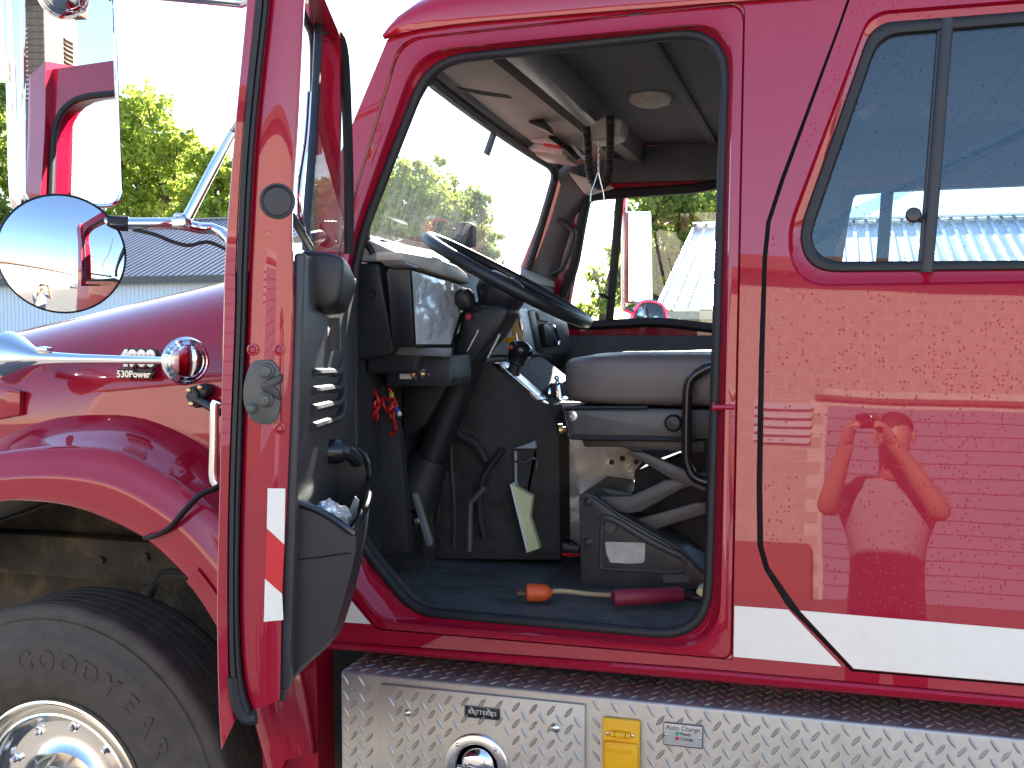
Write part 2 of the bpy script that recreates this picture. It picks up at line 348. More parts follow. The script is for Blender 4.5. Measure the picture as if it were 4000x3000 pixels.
def text_bm(s, size, org, xd, yd, depth=.001, bold=0.0, bm=None, align='CENTER', space=1.0):
    me = text_mesh(s, size, depth, bold, align, space); b = bm or bmesh.new(); n0 = len(b.verts); b.from_mesh(me); bpy.data.meshes.remove(me); b.verts.ensure_lookup_table()
    xd = V(xd).normalized(); yd = V(yd).normalized(); zd = xd.cross(yd)
    for v in b.verts[n0:]: v.co = V(org) + xd*v.co.x + yd*v.co.y + zd*v.co.z
    return b
def screw(name, c, ax, r, mat, parent): return mk(name, lathe([(0, r), (r*.35, r*.95), (r*.6, r*.6), (r*.66, 0)], c, ax, 12), mat, parent)
def lerp2(a, b, t): return [(p[0]+(q[0]-p[0])*t, p[1]+(q[1]-p[1])*t) for p, q in zip(a, b)]

# ================================================================== the ground
bm = bmesh.new(); bmesh.ops.create_grid(bm, x_segments=1, y_segments=1, size=600)
g = mk('ground', bm, 'asphalt', ang=None); g['kind'] = 'structure'

# ================================================================== the fire truck
truck = thing('fire_truck', (-.4, .9, 0), 'dark red fire truck with chrome mirrors and its driver door standing open', 'fire truck')

# ---------- cab side with the driver's door opening
GO = [(1372,1010,190), (1672,232,150), (2846,108,210), (2771,2500,210), (1600,2395,90), (1385,2130,120)]
RR = [(1345,1005,190), (1625,198,140), (2868,78,190), (2812,2545,200), (1490,2432,60), (1364,2262,90)]
D0 = [(1310,1000,150), (1560,150,90), (2912,2,50), (2862,2579,6), (1471,2460,14), (1335,2290,50)]
gGO, gRR, gD0 = rl(GO), rl(RR), rl(D0)
SP = lambda lst, off=0.0: [S(x, y, off) for x, y in lst]
groove_l = [(5200,2783), (3325,2622), (3071,2364), (2985,2225), (2958,2130), (2955,1900), (2964,1100), (2975,1190), (2978,1010), (2989,868), (3047,702), (3271,108), (3330,-60), (3345,-140)]
groove_l = [(5200,2783), (3325,2622), (3071,2364), (2985,2225), (2958,2130), (2955,1900), (2964,1400), (2972,1180), (2978,1010), (2993,868), (3047,702), (3271,108), (3330,-60), (3345,-140)]
outer = [(1240,2500), (2700,2606), (4000,2722), (5200,2830)] + groove_l + [(2800,-120), (1640,20), (1540,120), (1512,158), (1320,620), (1262,1000), (1225,1600)]
bm = fill([SP(outer), SP(gD0)], n=-SN)
# edge turned inwards along the windscreen pillar and the crew door gap
for seq in (outer[-6:], groove_l):
    loft([SP(seq), SP(seq, -.012), SP([(x-4, y+3) for x, y in seq], -.035)], closed=False, bm=bm)
cab = mk('cab_side', bm, 'red_paint', truck)
# door jamb: seam, flat landing, rolled edge
rings = [SP(gD0), SP(lerp2(gD0, gRR, .06), -.011), SP(lerp2(gD0, gRR, .13), -.012), SP(lerp2(gD0, gRR, .2), -.003), SP(lerp2(gD0, gRR, .55), -.002), SP(lerp2(gD0, gRR, .88), -.001),
         SP(gRR, .001), SP(lerp2(gRR, gGO, .12), -.002), SP(lerp2(gRR, gGO, .3), -.012), SP(lerp2(gRR, gGO, .55), -.022), SP(lerp2(gRR, gGO, .8), -.028), SP(gGO, -.032), SP(gGO, -.06)]
mk('door_jamb', loft(rings), 'red_paint', cab)
gin = lerp2(gRR, gGO, 1.55)
mk('door_seal', tube([p for p in SP(lerp2(gRR, gGO, 1.18), -.034)], .0125, 10, closed=True), 'rubber', cab)
mk('jamb_lining', loft([SP(lerp2(gRR, gGO, 1.1), -.04), SP(gin, -.045), SP(gin, -.13)]), 'trim_vinyl', cab)
# latch pin on the rear jamb
c = S(*zJ(150, 828), .004); mk('striker_pin', lathe([(-.03, .006), (.012, .006), (.0125, .011), (.018, .011), (.019, .004)], S(2815, 1590, .0), (-1, -.15, 0), 16), 'red_paint', cab)
# rocker below the door: rolled steel
ra = [(1240,2502), (2700,2608), (4000,2724), (5200,2832), (6700,2967)]; rb = [(1245,2470+62), (2700,2655), (4000,2770), (5200,2880), (6700,3015)]
R4 = lambda t: lerp2(ra, rb, t)
mk('rocker_panel', loft([SP(ra), SP(R4(.15), .008), SP(R4(.4), .011), SP(R4(.75), .009), SP(R4(.95), .002), SP(R4(1), -.008), SP(R4(1.05), -.10)], closed=False), 'red_paint', cab)
# ---------- crew door
groove_r = [(5100,2765), (3333,2614), (3131,2395), (3005,2215), (2982,2135), (2978,1900), (2986,1400), (2992,1180), (2997,1010), (3011,868), (3065,702), (3282,108), (3340,-60), (3355,-140)]
W0 = [(3400,40,70), (5000,-90,60), (5000,1115,60), (3110,1120,190), (3078,880,50)]
W0 = [(3395,45,80), (5000,-80,60), (5000,1093,60), (3098,1122,150), (3072,900,80)]
W1 = [(3408,90,85), (4960,-30,60), (4960,1046,60), (3124,1064,150), (3128,880,60)]
W2 = [(3436,140,85), (4930,15,60), (4930,1012,60), (3166,1022,130), (3170,905,60)]
w0, w1, w2 = rl(W0), rl(W1), rl(W2)
bm = fill([SP(groove_r + [(5100,-240)]), SP(w0)], n=-SN)
loft([SP(groove_r), SP(groove_r, -.012), SP([(x+4, y-3) for x, y in groove_r], -.035)], closed=False, bm=bm)
loft([SP(w0), SP(lerp2(w0, w1, .12), -.004), SP(lerp2(w0, w1, .35), -.012), SP(lerp2(w0, w1, .8), -.015), SP(w1, -.016), SP(w1, -.045)], bm=bm)
crew = mk('crew_door', bm, 'red_paint_wet', truck)
mk('gap_backing', loft([SP([(x-45, y) for x, y in groove_l], -.034), SP([(x+45, y) for x, y in groove_r], -.034)], closed=False), 'rubber', cab)
mk('window_frame', loft([SP(w1, -.014), SP(lerp2(w1, w2, .15), -.008), SP(lerp2(w1, w2, .5), -.007), SP(lerp2(w1, w2, .85), -.009), SP(w2, -.014), SP(w2, -.035)]), 'rubber', crew)
mk('window_pane', prism(SP(lerp2(w1, w2, .9), -.020), SN*.005), 'tinted_pane', crew, ang=None)
dv = [zI(1385, 100), zI(1365, 330), zI(1320, 900), zI(1272, 1470)]
mk('sliding_bar', tube(crs([S(*p, -.011) for p in dv], 12), .0125, 10, up=(1, 0, 0), flat=.55), 'black_plastic', crew)
mk('sliding_bar_channel', tube(crs([S(p[0]-26, p[1], -.018) for p in dv], 12), .006, 8), 'dark_metal', crew)
mk('window_latch', lathe([(0, .007), (.008, .008), (.012, .014), (.02, .016), (.026, .013), (.028, 0)], S(*zI(1198, 1170), -.024), SN*-1, 20), 'dark_metal', crew)
mk('latch_arm', tube([S(*zI(1198, 1175), -.02), S(*zI(1255, 1190), -.02)], .006, 8), 'dark_metal', crew)
SXZ = lambda x, z: V((x, LEAN*(z-1.3)-TAPER*(x+.6), z))
xr = S(5110, 1500).x + .004
mk('cab_corner', prism([SXZ(xr, 1.02), SXZ(1.43, 1.02), SXZ(1.43, 2.66), SXZ(xr, 2.66)], SN*.03, .006), 'red_paint', truck)
mk('corner_gap', prism([SXZ(xr-.04, 1.05)+SN*.036, SXZ(xr+.03, 1.05)+SN*.036, SXZ(xr+.03, 2.6)+SN*.036, SXZ(xr-.04, 2.6)+SN*.036], SN*.004), 'rubber', truck)
# ---------- white stripe
mk('stripe', prism(SP([zK(255,703), zK(572,726), zK(885,1060), zK(250,1003)], .0003), -SN*.0012), 'white_tape', cab, ang=None)
mk('stripe', prism(SP([zK(640,731), (5090,2552), (5090,2762), zK(958,1073)], .0003), -SN*.0012), 'white_tape', crew, ang=None)
mk('stripe', prism(SP([(1270,2280), (1330,2296), zH(145,1235), (1250,2424)], .0003), -SN*.0012), 'white_tape', cab, ang=None)
# ---------- roof
prof = [(1492,138), (1512,112), (1552,66), (1610,30), (1700,0), (1850,-30), (2400,-75), (3200,-120), (5200,-260), (6700,-365)]
low = [(1500,150), (1530,140), (1570,128), (1640,112), (1760,95), (1900,80), (2400,40), (3200,-20), (5200,-175), (6700,-291)]
q0 = [S(x, y, .016) for x, y in prof]; qm = [S(*p, .020) for p in lerp2(prof, low, .45)]; q1 = [S(x, y, .014) for x, y in low]; q2 = [S(x, y+6, -.002) for x, y in low]
up = [V((p.x+.02, p.y+.06, p.z+.05*min(1, i/3))) for i, p in enumerate(q0)]
up2 = [V((p.x+.05, p.y+.25, p.z+.09*min(1, i/3))) for i, p in enumerate(q0)]
flip = lambda rg: [V((p.x, 1.78-p.y, p.z)) for p in rg]
mk('roof', loft([q2, q1, qm, q0, up, up2, flip(up2), flip(up), flip(q0), flip(qm), flip(q1), flip(q2)], closed=False), 'red_paint', truck, ang=60)
# ---------- far side of the cab, floor, back wall, ceiling
FY = 1.84
xz = lambda px, py, y=FY: P(px, py, y)
fw = [xz(*zV(20, 1520)), xz(*zV(255, 260)), xz(*zV(330, 190)), xz(*zV(640, 160)), xz(2900, 700), xz(2930, 1262)]
fwv = [(p.x, p.z) for p in fw]
far_win = [V((x, FY, z)) for x, z in [(fwv[0][0], fwv[0][1]), (fwv[1][0], fwv[1][1]), (fwv[2][0], fwv[2][1]), (fwv[3][0], fwv[3][1]), (-.26, fwv[3][1]+.015), (-.26, 1.83)]]
fc = [xz(*zI(760, 1440)), xz(*zI(870, 1075)), xz(*zI(910, 1038)), xz(*zI(1060, 1030))]
far_crew = [V((fc[0].x, FY, 1.80)), V((fc[1].x, FY, fc[1].z)), V((fc[2].x, FY, fc[2].z)), V((1.15, FY, fc[2].z+.01)), V((1.15, FY, 1.80))]
ow = [V((x, FY, z)) for x, z in ((-1.24, 1.0), (-1.24, 1.95), (-1.0, 2.52), (1.4, 2.62), (1.4, 1.0))]
bm = fill([ow, far_win, far_crew], n=V((0, -1, 0))); b2 = fill([[p+V((0, .05, 0)) for p in lp] for lp in (ow, far_win, far_crew)], n=V((0, 1, 0))); merge(bm, b2)
for lp in (far_win, far_crew): loft([lp, [p+V((0, .05, 0)) for p in lp]], bm=bm)
far = mk('passenger_side', bm, 'red_paint', truck)
mk('passenger_door_lining', prism([V((x, FY-.002, z)) for x, z in ((-1.1, 1.15), (-1.1, 1.79), (-.2, 1.79), (-.2, 1.15))], V((0, -.03, 0)), .006), 'headliner', far)
mk('cab_lining', prism([V((x, FY-.002, z)) for x, z in ((-.2, 1.15), (-.2, 1.79), (1.38, 1.79), (1.38, 1.15))], V((0, -.028, 0)), .006), 'headliner', far)
mk('pillar_lining', prism([V((x, FY-.002, z)) for x, z in ((-.25, 1.79), (-.25, 2.36), (fc[1].x-.03, 2.36), (fc[0].x-.02, 1.79))], V((0, -.03, 0)), .006), 'headliner', far)
mk('header_lining', prism([V((x, FY-.002, z)) for x, z in ((-.95, 2.385), (-.95, 2.515), (1.38, 2.54), (1.38, fc[2].z+.04))], V((0, -.035, 0)), .006), 'headliner', far)
fwin = [V((p.x, FY-.012, p.z)) for p in far_win]
mk('window_seal', tube(crs([fwin[0], (fwin[0]+fwin[1])/2, fwin[1], fwin[2], fwin[3], (fwin[3]+fwin[4])/2, fwin[4], (fwin[4]+fwin[5])/2, fwin[5], (fwin[5]+fwin[0])/2], 70, True), .020, 8, closed=True), 'rubber', far)
mk('window_divider', tube([P(*zV(615, 150), FY-.01), P(*zV(570, 700), FY-.01), P(*zV(495, 1560), FY-.01)], .017, 8, up=(1, 0, 0), flat=.6), 'rubber', far)
mk('vent_latch', tube(crs([P(*zV(405, 1245), FY-.03), P(*zV(450, 1265), FY-.03), P(*zV(490, 1275), FY-.02), P(*zV(540, 1190), FY-.02)], 10), .008, 8), 'black_plastic', far)
mk('passenger_pane', prism([p+V((0, .02, 0)) for p in far_win], V((0, .005, 0))), 'pane', far, ang=None)
mk('crew_pane', prism([p+V((0, .02, 0)) for p in far_crew], V((0, .005, 0))), 'pane', far, ang=None)
mk('crew_window_seal', tube(crs([V((p.x, FY-.01, p.z)) for p in far_crew], 50, True), .012, 8, closed=True), 'rubber', far)
mk('crew_window_divider', tube([P(*zI(1062, 1000), FY), P(*zI(1030, 1420), FY)], .022, 8, up=(1, 0, 0), flat=.5), 'rubber', far)
mk('cab_floor', box((.08, .935, 1.115), (2.6, 1.79, .03)), 'floor_mat', truck)
mk('floor_pan', box((.1, .95, 1.06), (2.6, 1.66, .06)), 'liner_black', truck)
mk('cab_back_wall', box((1.41, .93, 1.82), (.04, 1.80, 1.6)), 'headliner', truck)
mk('headliner', box((.30, .985, 2.535), (2.16, 1.66, .03)), 'headliner', truck)
for x in (-.42, -.2, .05, .5): mk('roof_bow', box((x, .95, 2.513), (.035, 1.70, .016), .005), 'headliner', truck)
# crew bench backs seen as dark shapes through the crew window
crewseat = mk('crew_seat', box((.62, 1.15, 1.62), (.5, 1.2, .14), .05, seg=4), 'dark_cloth', truck)
mk('backrest', box((.95, 1.15, 1.85), (.13, 1.2, .55), .05, seg=4), 'dark_cloth', crewseat)
for px, py in ((I_, J_) for I_, J_ in (zI(985, 560), zI(1240, 560))):
    pass
hang = mk('belt_bracket', tube([P(*zI(960, 390), 1.1), P(*zI(1032, 425), 1.1), P(*zI(1000, 630), 1.1)], .004, 6), 'pale_panel', truck)
mk('belt_cloth', prism([P(*p, 1.12) for p in (zI(890,600), zI(1000,550), zI(1005,600), zI(935,650))], V((0, .012, 0)), .002), 'label_worn', hang)
hang = mk('belt_bracket', tube([P(*zI(1305, 480), 1.15), P(*zI(1245, 635), 1.15)], .004, 6), 'pale_panel', truck)
mk('belt_cloth', prism([P(*p, 1.16) for p in (zI(1180,545), zI(1210,560), zI(1298,540), zI(1290,595), zI(1225,608), zI(1240,580))], V((0, .012, 0)), .002), 'label_worn', hang)
for y in (.30, 1.35): mk('chassis_rail', box((.1, y, .82), (2.5, .09, .26), .01), 'liner_black', truck)
mk('gap_blocker', box((-1.24, .27, .72), (.40, .03, .80)), 'liner_black', truck)  # added black plate, keeps sunlit ground from showing through the gap
mk('cross_member', box((-1.05, .8, .80), (.06, 1.1, .5)), 'liner_black', truck)
# ---------- windscreen
WS = [V((-1.135, .09, 2.03)), V((-.955, .12, 2.43)), V((-1.0, 1.72, 2.43)), V((-1.16, 1.75, 2.01))]
WS = [P(1395, 930, .13), P(*zX(0, 262), .14), P(*zX(975, 950), 1.74), P(2050, 1095, 1.74)]
def ws(a, b): return WS[0].lerp(WS[3], b).lerp(WS[1].lerp(WS[2], b), a)
bow = lambda b: V((-.012*math.sin(math.pi*b), 0, 0))
mk('windscreen', loft([[ws(i/8, j/16)+bow(j/16) for j in range(17)] for i in range(9)], closed=False), 'windshield_pane', truck, ang=80)
wloop = [ws(0, j/12)+bow(j/12) for j in range(1, 12)] + [ws(.03, .985), ws(.3, 1), ws(.6, 1), ws(.9, .995), ws(.97, .975)] + [ws(1, 1-j/12)+bow(1-j/12) for j in range(1, 12)] + [ws(.96, .01), ws(.5, 0), ws(.04, .01)]
mk('windscreen_seal', tube(crs(wloop, 90, True), .017, 8, closed=True), 'rubber', truck)
a0, a1 = P(*zF(1210, 980), 1.74), P(*zG(1060, 440), 1.74)
mk('pillar_trim', loft([[P(*p, 1.75) for p in (zF(1195,900), zF(1230,1000), zF(1175,1190), zF(1105,1382), zG(1030,430))], [P(*p, 1.78) for p in (zF(1300,880), zF(1350,1040), zF(1255,1170), zF(1190,1382), zG(1140,480))], [P(*p, 1.84) for p in (zF(1380,900), zF(1400,1060), zF(1310,1170), zF(1245,1382), zG(1200,500))]], closed=False), 'grey_plastic', truck)
hb = mk('grab_handle', tube(crs([P(*p, 1.74) for p in (zV(-60,440), zV(20,480), zV(70,520), zV(115,570), zV(100,680), zV(50,830), zV(-10,960), zV(-70,1010), zV(-120,1020))], 30), .012, 8), 'black_plastic', truck)
slab('mirror_stem', [(870,220), (915,220), (925,245), (900,252), (878,248)], 1.05, 1.09, 'black_plastic', truck, z=lambda x, y: zG(x-230, y+0))

# ---------- hood
def hood_sec(x):
    zc = 1.963 + .205*(x+1.80); zb = 1.42; hw = .745 - .03*max(0, -x-2.0)
    pts = [V((x, .93-hw, zb))]
    for i in range(0, 37):
        a = math.pi*i/36; c, s = math.cos(a), math.sin(a); n = 2/3.4
        pts.append(V((x, .93 - hw*math.copysign(abs(c)**n, c), zb+.03 + (zc-zb-.03)*abs(s)**n)))
    pts.append(V((x, .93+hw, zb))); return pts
hood = mk('hood', loft([hood_sec(-1.16-.09*i) for i in range(24)], closed=False, cap1=True), 'red_paint', truck, ang=60)
mk('cowl', box((-1.235, .93, 1.55), (.10, 1.55, .86), .02), 'red_paint', truck)
# ---------- front fender: rings from the hood side out to the wheel-arch lip
N_ = 46
f0 = crs([zB(-700,1640), zB(-300,1300), zB(0,1100), zB(400,940), zB(800,905), zB(1100,930), zB(1400,1045), zB(1650,1200), zB(1900,1420), zB(2150,1760), zB(2330,2150), zB(2480,2700), zB(2560,3400)], N_)
f1 = crs([zB(-700,1650), zB(-300,1310), zB(0,1206), zB(600,1168), zB(1000,1243), zB(1500,1540), zB(1750,1775), zB(2000,2090), zB(2180,2450), zB(2330,3000), zB(2400,3500)], N_)
f2 = crs([zB(-700,1760), zB(-300,1480), zB(0,1400), zB(500,1390), zB(900,1475), zB(1300,1715), zB(1550,1965), zB(1800,2300), zB(1960,2640), zB(2090,3060), zB(2180,3550)], N_)
f3 = crs([zC(-600,560), zC(-300,190), zC(0,92), zC(200,87), zC(400,112), zC(600,178), zC(850,305), zC(1000,432), zC(1150,592), zC(1275,780), zC(1370,970), zC(1440,1180), zC(1500,1400), zC(1570,1659), zC(1600,1800)], N_)
def FR(f, y, sh=(0, 0)): return [P(p.x+sh[0], p.y+sh[1], y) for p in f]
def mixf(a, b, t): return [p.lerp(q, t) for p, q in zip(a, b)]
rings = [FR(f0, .20), FR(mixf(f0, f1, .35), .11), FR(mixf(f0, f1, .7), .055), FR(mixf(f0, f1, .93), .018), FR(f1, .004), FR(mixf(f1, f2, .12), -.004), FR(mixf(f1, f2, .5), -.016), FR(mixf(f1, f2, .9), -.026), FR(f2, -.03),
         FR(mixf(f2, f3, .15), -.03), FR(mixf(f2, f3, .6), -.026), FR(mixf(f2, f3, .95), -.022), FR(f3, -.015), FR(f3, .0), FR(f3, .05)]
fender = mk('fender', loft(rings, closed=False), 'red_paint', truck, ang=50)
k0 = 27
ext = [r[k0:k0+9] for r in (FR(mixf(f2, f3, .55), -.034), FR(mixf(f2, f3, 1.0), -.030), FR(mixf(f2, f3, 1.12), -.028), FR(mixf(f2, f3, 1.13), .03))]
mk('arch_extension', loft(ext, closed=False), 'red_paint', fender)
mk('hold_down_strap', tube(crs([P(*p, y) for p, y in ((zC(1330,-20), .02), (zC(1275,10), -.01), (zC(1180,50), -.03), (zC(1100,130), -.042), (zC(1010,235), -.045), (zC(930,285), -.043), (zC(860,303), -.03))], 26), .011, 8, flat=.6), 'rubber', fender)
lin = mk('arch_liner', loft([[P(x, y, .20) for x, y in ((-260,2300), (-120,2050), (300,1880), (800,2100), (1000,2500), (1080,3200))], [P(x, y, .60) for x, y in ((-260,2300), (-120,2080), (300,1930), (800,2150), (1000,2500), (1080,3200))]], closed=False), 'liner_black', truck)
mk('liner_wall', box((-1.95, .62, 1.05), (1.7, .03, .75)), 'mud', lin)
mk('frame_rail', box((-1.85, .50, 1.10), (1.5, .08, .13), .01), 'mud', lin)
for i in range(5): mk('bolt', lathe([(0, .014), (.012, .013), (.014, 0)], (-1.5-.16*i, .46, 1.10+.02*(i % 2)), (0, -1, 0), 8), 'mud', lin)
mk('brake_hose', tube(crs([V((-1.72, .42, 1.18)), V((-1.78, .40, 1.10)), V((-1.88, .40, 1.09)), V((-1.93, .41, 1.02)), V((-1.95, .35, .9))], 20), .011, 8), 'rubber', lin)
mk('cowl_skirt', loft([[P(1010, 2560, -.0), P(1030, 3060, 0)], [P(1120, 2540, .02), P(1130, 3060, .02)], [P(1235, 2520, .035), P(1245, 3060, .03)], [P(1300, 2515, .10), P(1310, 3060, .10)]], closed=False), 'red_paint', truck)
# ---------- hood fittings
bad = mk('badge_plate', prism([P(*p, .178) for p in (zQ(560,818), zQ(1000,818), zQ(1000,880), zQ(560,880))], V((0, .006, 0)), .001), 'dark_plastic', hood)
Y0 = .172
def badge(s, za, zb, name, mat='silver_badge', bold=.0):
    a, b = P(*za, Y0), P(*zb, Y0); h = (a-b).length
    c = (a+b)/2
    o = mk(name+'_back', text_bm(s, h*1.22, c+V((.002, .005, 0)), (1, 0, 0), (0, 0, 1), .004, bold+.0035), 'black_plastic', hood, ang=None)
    mk(name, text_bm(s, h*1.22, c, (1, 0, 0), (0, 0, 1), .004, bold), mat, hood, ang=None)
badge('4900', zQ(810,575), zQ(810,800), 'model_number', bold=.004)
badge('530Power', zQ(765,842), zQ(765,945), 'engine_badge', bold=.0006)
# emblem blank on the hood front side
mk('hood_vent_frame', prism([P(*p, .178) for p in (zB(-60,700), zB(60,720), zB(150,735), zB(150,920), zB(60,935), zB(-60,960))], V((0, .02, 0)), .006), 'red_paint', hood)
# hood latch
lt = mk('hood_latch', prism([P(*p, .14) for p in (zQ(1430,1180), zQ(1475,1060), zQ(1545,1055), zQ(1610,1150), zQ(1610,1215), zQ(1590,1300), zQ(1500,1300))], V((0, .05, 0)), .007, 3), 'dark_plastic', truck)
mk('latch_block', prism([P(*p, .15) for p in (zQ(1500,1060), zQ(1640,1010), zQ(1745,1095), zQ(1700,1195), zQ(1600,1200))], V((0, .045, 0)), .008, 3), 'dark_plastic', lt)
mk('latch_block', prism([P(*p, .15) for p in (zQ(1510,1290), zQ(1640,1255), zQ(1640,1310), zQ(1600,1345), zQ(1540,1335))], V((0, .04, 0)), .007, 3), 'dark_plastic', lt)
mk('draw_rod', tube([P(*zQ(1610,1230), .15), P(*zQ(1900,1400), .10)], .011, 10), 'black_plastic', lt)
for p in (zQ(1490,1105), zQ(1637,1065), zQ(1520,1285)): screw('bolt', P(*p, .139), (0, -1, 0), .0075, 'brass', lt)
# ---------- air horn
ha, hb_ = P(*zB(1310, 505), .07), P(*zB(-330, 478), .07)
ax = (hb_-ha).normalized(); sc_ = lambda px: px*(ha-CAM).dot(FWD)/FPX
def along(zx): return (P(*zB(zx, 490), .07)-ha).dot(ax)
hp = [(along(1310), sc_(24)), (along(1290), sc_(15)), (along(900), sc_(17)), (along(650), sc_(20)), (along(450), sc_(25)), (along(340), sc_(31)), (along(280), sc_(40)), (along(220), sc_(60)), (along(160), sc_(86)), (along(110), sc_(103)), (along(80), sc_(109)), (along(70), sc_(109)), (along(90), sc_(100)), (along(170), sc_(70)), (along(260), sc_(30))]
horn = mk('air_horn', lathe(hp, ha, ax, 48, cap=False), 'chrome', truck)
mk('mounting_foot', prism([P(*p, .05) for p in (zB(262,405), zB(300,395), zB(355,405), zB(355,440), zB(270,440))], V((0, .025, 0)), .004), 'chrome', horn)
mk('mounting_post', tube([P(*zB(310,520), .08), P(*zB(310,560), .19)], .013, 10), 'steel', horn)
dax = V((.80, -.60, 0.0)).normalized(); dc = P(*zQ(1440, 715), .06)
DS = 1.28
mk('diaphragm_cover', lathe([(x*DS, r*DS) for x, r in [(-.028, .012), (-.024, .022), (-.012, .040), (-.002, .0475), (.004, .0485), (.006, .0465), (.010, .045), (.012, .041), (.0112, .0395), (.0145, .033), (.0138, .0315), (.017, .020), (.0175, .004), (.0176, 0)]], dc, dax, 44), 'chrome', horn)
for k in range(6):
    a = k*math.pi/3+.3; u = V((0, 0, 1)); v = dax.cross(u)
    screw('bolt', dc + dax*.0120 + (u*math.cos(a)+v*math.sin(a))*.0545, dax, .0035, 'steel', horn)
# ---------- front wheel
WC = P(235, 3119, .03); AXW = V((0, -1, 0)); TR = .527
prof = [(-.26, .30), (-.262, .42), (-.25, .49), (-.225, .518), (-.2, TR)]
for g_ in range(5):
    s0 = -.2+g_*.036; prof += [(s0+.002, TR), (s0+.028, TR), (s0+.0285, TR-.011), (s0+.0345, TR-.011), (s0+.035, TR)]
prof += [(-.005, TR-.001), (.004, .521), (.010, .513), (.013, .505), (.0135, .492), (.019, .489), (.021, .470), (.024, .466), (.0255, .452), (.031, .448), (.036, .42), (.038, .39), (.037, .355), (.033, .33), (.030, .318), (.024, .305), (.014, .285), (.006, .272), (0, .266)]
wheel = thing('wheel', WC, 'x', 'x', parent=truck); del wheel['label']; del wheel['category']
tyre = mk('tyre', lathe(prof, WC, AXW, 128, cap=False), 'tyre_rubber', wheel, ang=50)
rp = [(-.02, .272), (.012, .276), (.020, .272), (.022, .266), (.018, .260), (.006, .256), (-.004, .250), (-.006, .243), (.0, .238), (.008, .2345), (.010, .229), (.002, .221), (-.022, .214), (-.034, .2), (-.036, .165), (-.030, .135), (-.016, .118), (.006, .110), (.03, .104), (.06, .098), (.075, .085), (.082, .06), (.084, .0)]
rim = mk('rim', lathe(rp, WC, AXW, 96, cap=False), 'wheel_metal', wheel, ang=30)
for k in range(10):
    a = k*math.pi/5+.2; c = WC + V((math.cos(a)*.187, .034, math.sin(a)*.187))
    mk('lug_nut', lathe([(-.004, .014), (.003, .013), (.004, .010), (.014, .0095), (.018, .007), (.019, 0)], c, AXW, 6 if k % 2 else 8), 'chrome', wheel)
# raised lettering on the sidewall
def ring_text(s, a0, da, r, size, par):
    bm = bmesh.new()
    for i, ch in enumerate(s):
        a = a0 - da*i; rad = V((math.cos(a), 0, math.sin(a))); tan = V((math.sin(a), 0, -math.cos(a)))
        text_bm(ch, size, WC + rad*r + AXW*.0372, tan, rad, .0026, .002, bm)
    return mk('tyre_lettering', bm, 'tyre_rubber', par, ang=None)
ring_text('GOODYEAR', R_(101), R_(10.2), .385, .072, tyre)
ring_text('R22.5', R_(150), R_(6), .40, .045, tyre)
# ---------- battery box under the cab
BX0, BX1, BF, BT = -1.083, 1.3, -.060, 1.012
bbox_ = mk('battery_box', box(((BX0+BX1)/2, .17, .73), (BX1-BX0, .46, (BT-.45)), .006, seg=3), 'tread_plate', truck)
def BP(px, py, off=0): return P(px, py, BF-off)
bd = [zL(430,390), zL(1585,512), zL(1608,530), (2290,3330), (1492,3330)]
bdp = [BP(*p, .0) for p in bd]
# square up the access door
dx0, dx1, dz1 = BP(*zL(430,390)).x, BP(*zL(1606,515)).x, (BP(*zL(430,390)).z+BP(*zL(1606,515)).z)/2; dz0 = .60
adoor = mk('access_door', box(((dx0+dx1)/2, BF-.004, (dz1+dz0)/2), (dx1-dx0, .014, dz1-dz0), .003), 'tread_plate', bbox_)
cc = BP(*zL(990,850)); cc.y = BF
def lozenge(bm, c, xd, yd, nd, ln=.0155, wd=.0044, h=.0026):
    v = [bm.verts.new(c + xd*(ln*a) + yd*(wd*b) + nd*hh) for a, b, hh in ((-1,0,0), (-.62,.8,0), (0,1,0), (.62,.8,0), (1,0,0), (.62,-.8,0), (0,-1,0), (-.62,-.8,0), (-.72,0,h*.8), (-.35,.35,h), (.35,.35,h), (.72,0,h*.8), (.35,-.35,h), (-.35,-.35,h))]
    for q in ((0,1,9,8), (1,2,9), (2,10,9), (2,3,10), (3,4,11,10), (4,5,12,11), (5,6,12), (6,13,12), (6,7,13), (7,0,8,13), (8,9,10,11,12,13)): bm.faces.new([v[i] for i in q])
nd = V((0, -1, 0)); bf, bdn, bt = bmesh.new(), bmesh.new(), bmesh.new(); px_ = .0400; pz_ = .0375
oc = BP(*zO(665,900)); pc = BP(*zO(1545,800))
for i in range(62):
    for j in range(9):
        for k in range(2):
            x = BX0+.012+i*px_+(k*.5)*px_; z = BT-.020-j*pz_-(k*.5)*pz_ - (i*.0)
            if x > BX1-.02: continue
            a = R_(-56 if k == 0 else 52); xd = V((math.cos(a), 0, math.sin(a))); yd = V((-xd.z, 0, xd.x))
            if dx0+.014 < x < dx1-.014 and z < dz1-.012:
                if (V((x, BF, z))-cc).length > .090: lozenge(bdn, V((x, BF-.0112, z)), xd, yd, nd)
            elif dx0-.016 < x < dx1+.016 and z < dz1+.013: continue
            elif abs(x-oc.x) < .055 and z < BP(*zO(665,545)).z+.01: continue
            else: lozenge(bf, V((x, BF-.0002, z)), xd, yd, nd)
for i in range(62):
    for j in range(6):
        for k in range(2):
            x = BX0+.012+i*px_+(k*.5)*px_; y = BF+.020+j*pz_+(k*.5)*pz_
            a = R_(56 if k == 0 else -52); xd = V((math.cos(a), math.sin(a), 0)); yd = V((-xd.y, xd.x, 0))
            if x < BX1-.02: lozenge(bt, V((x, y, BT+.0002)), xd, yd, V((0, 0, 1)))
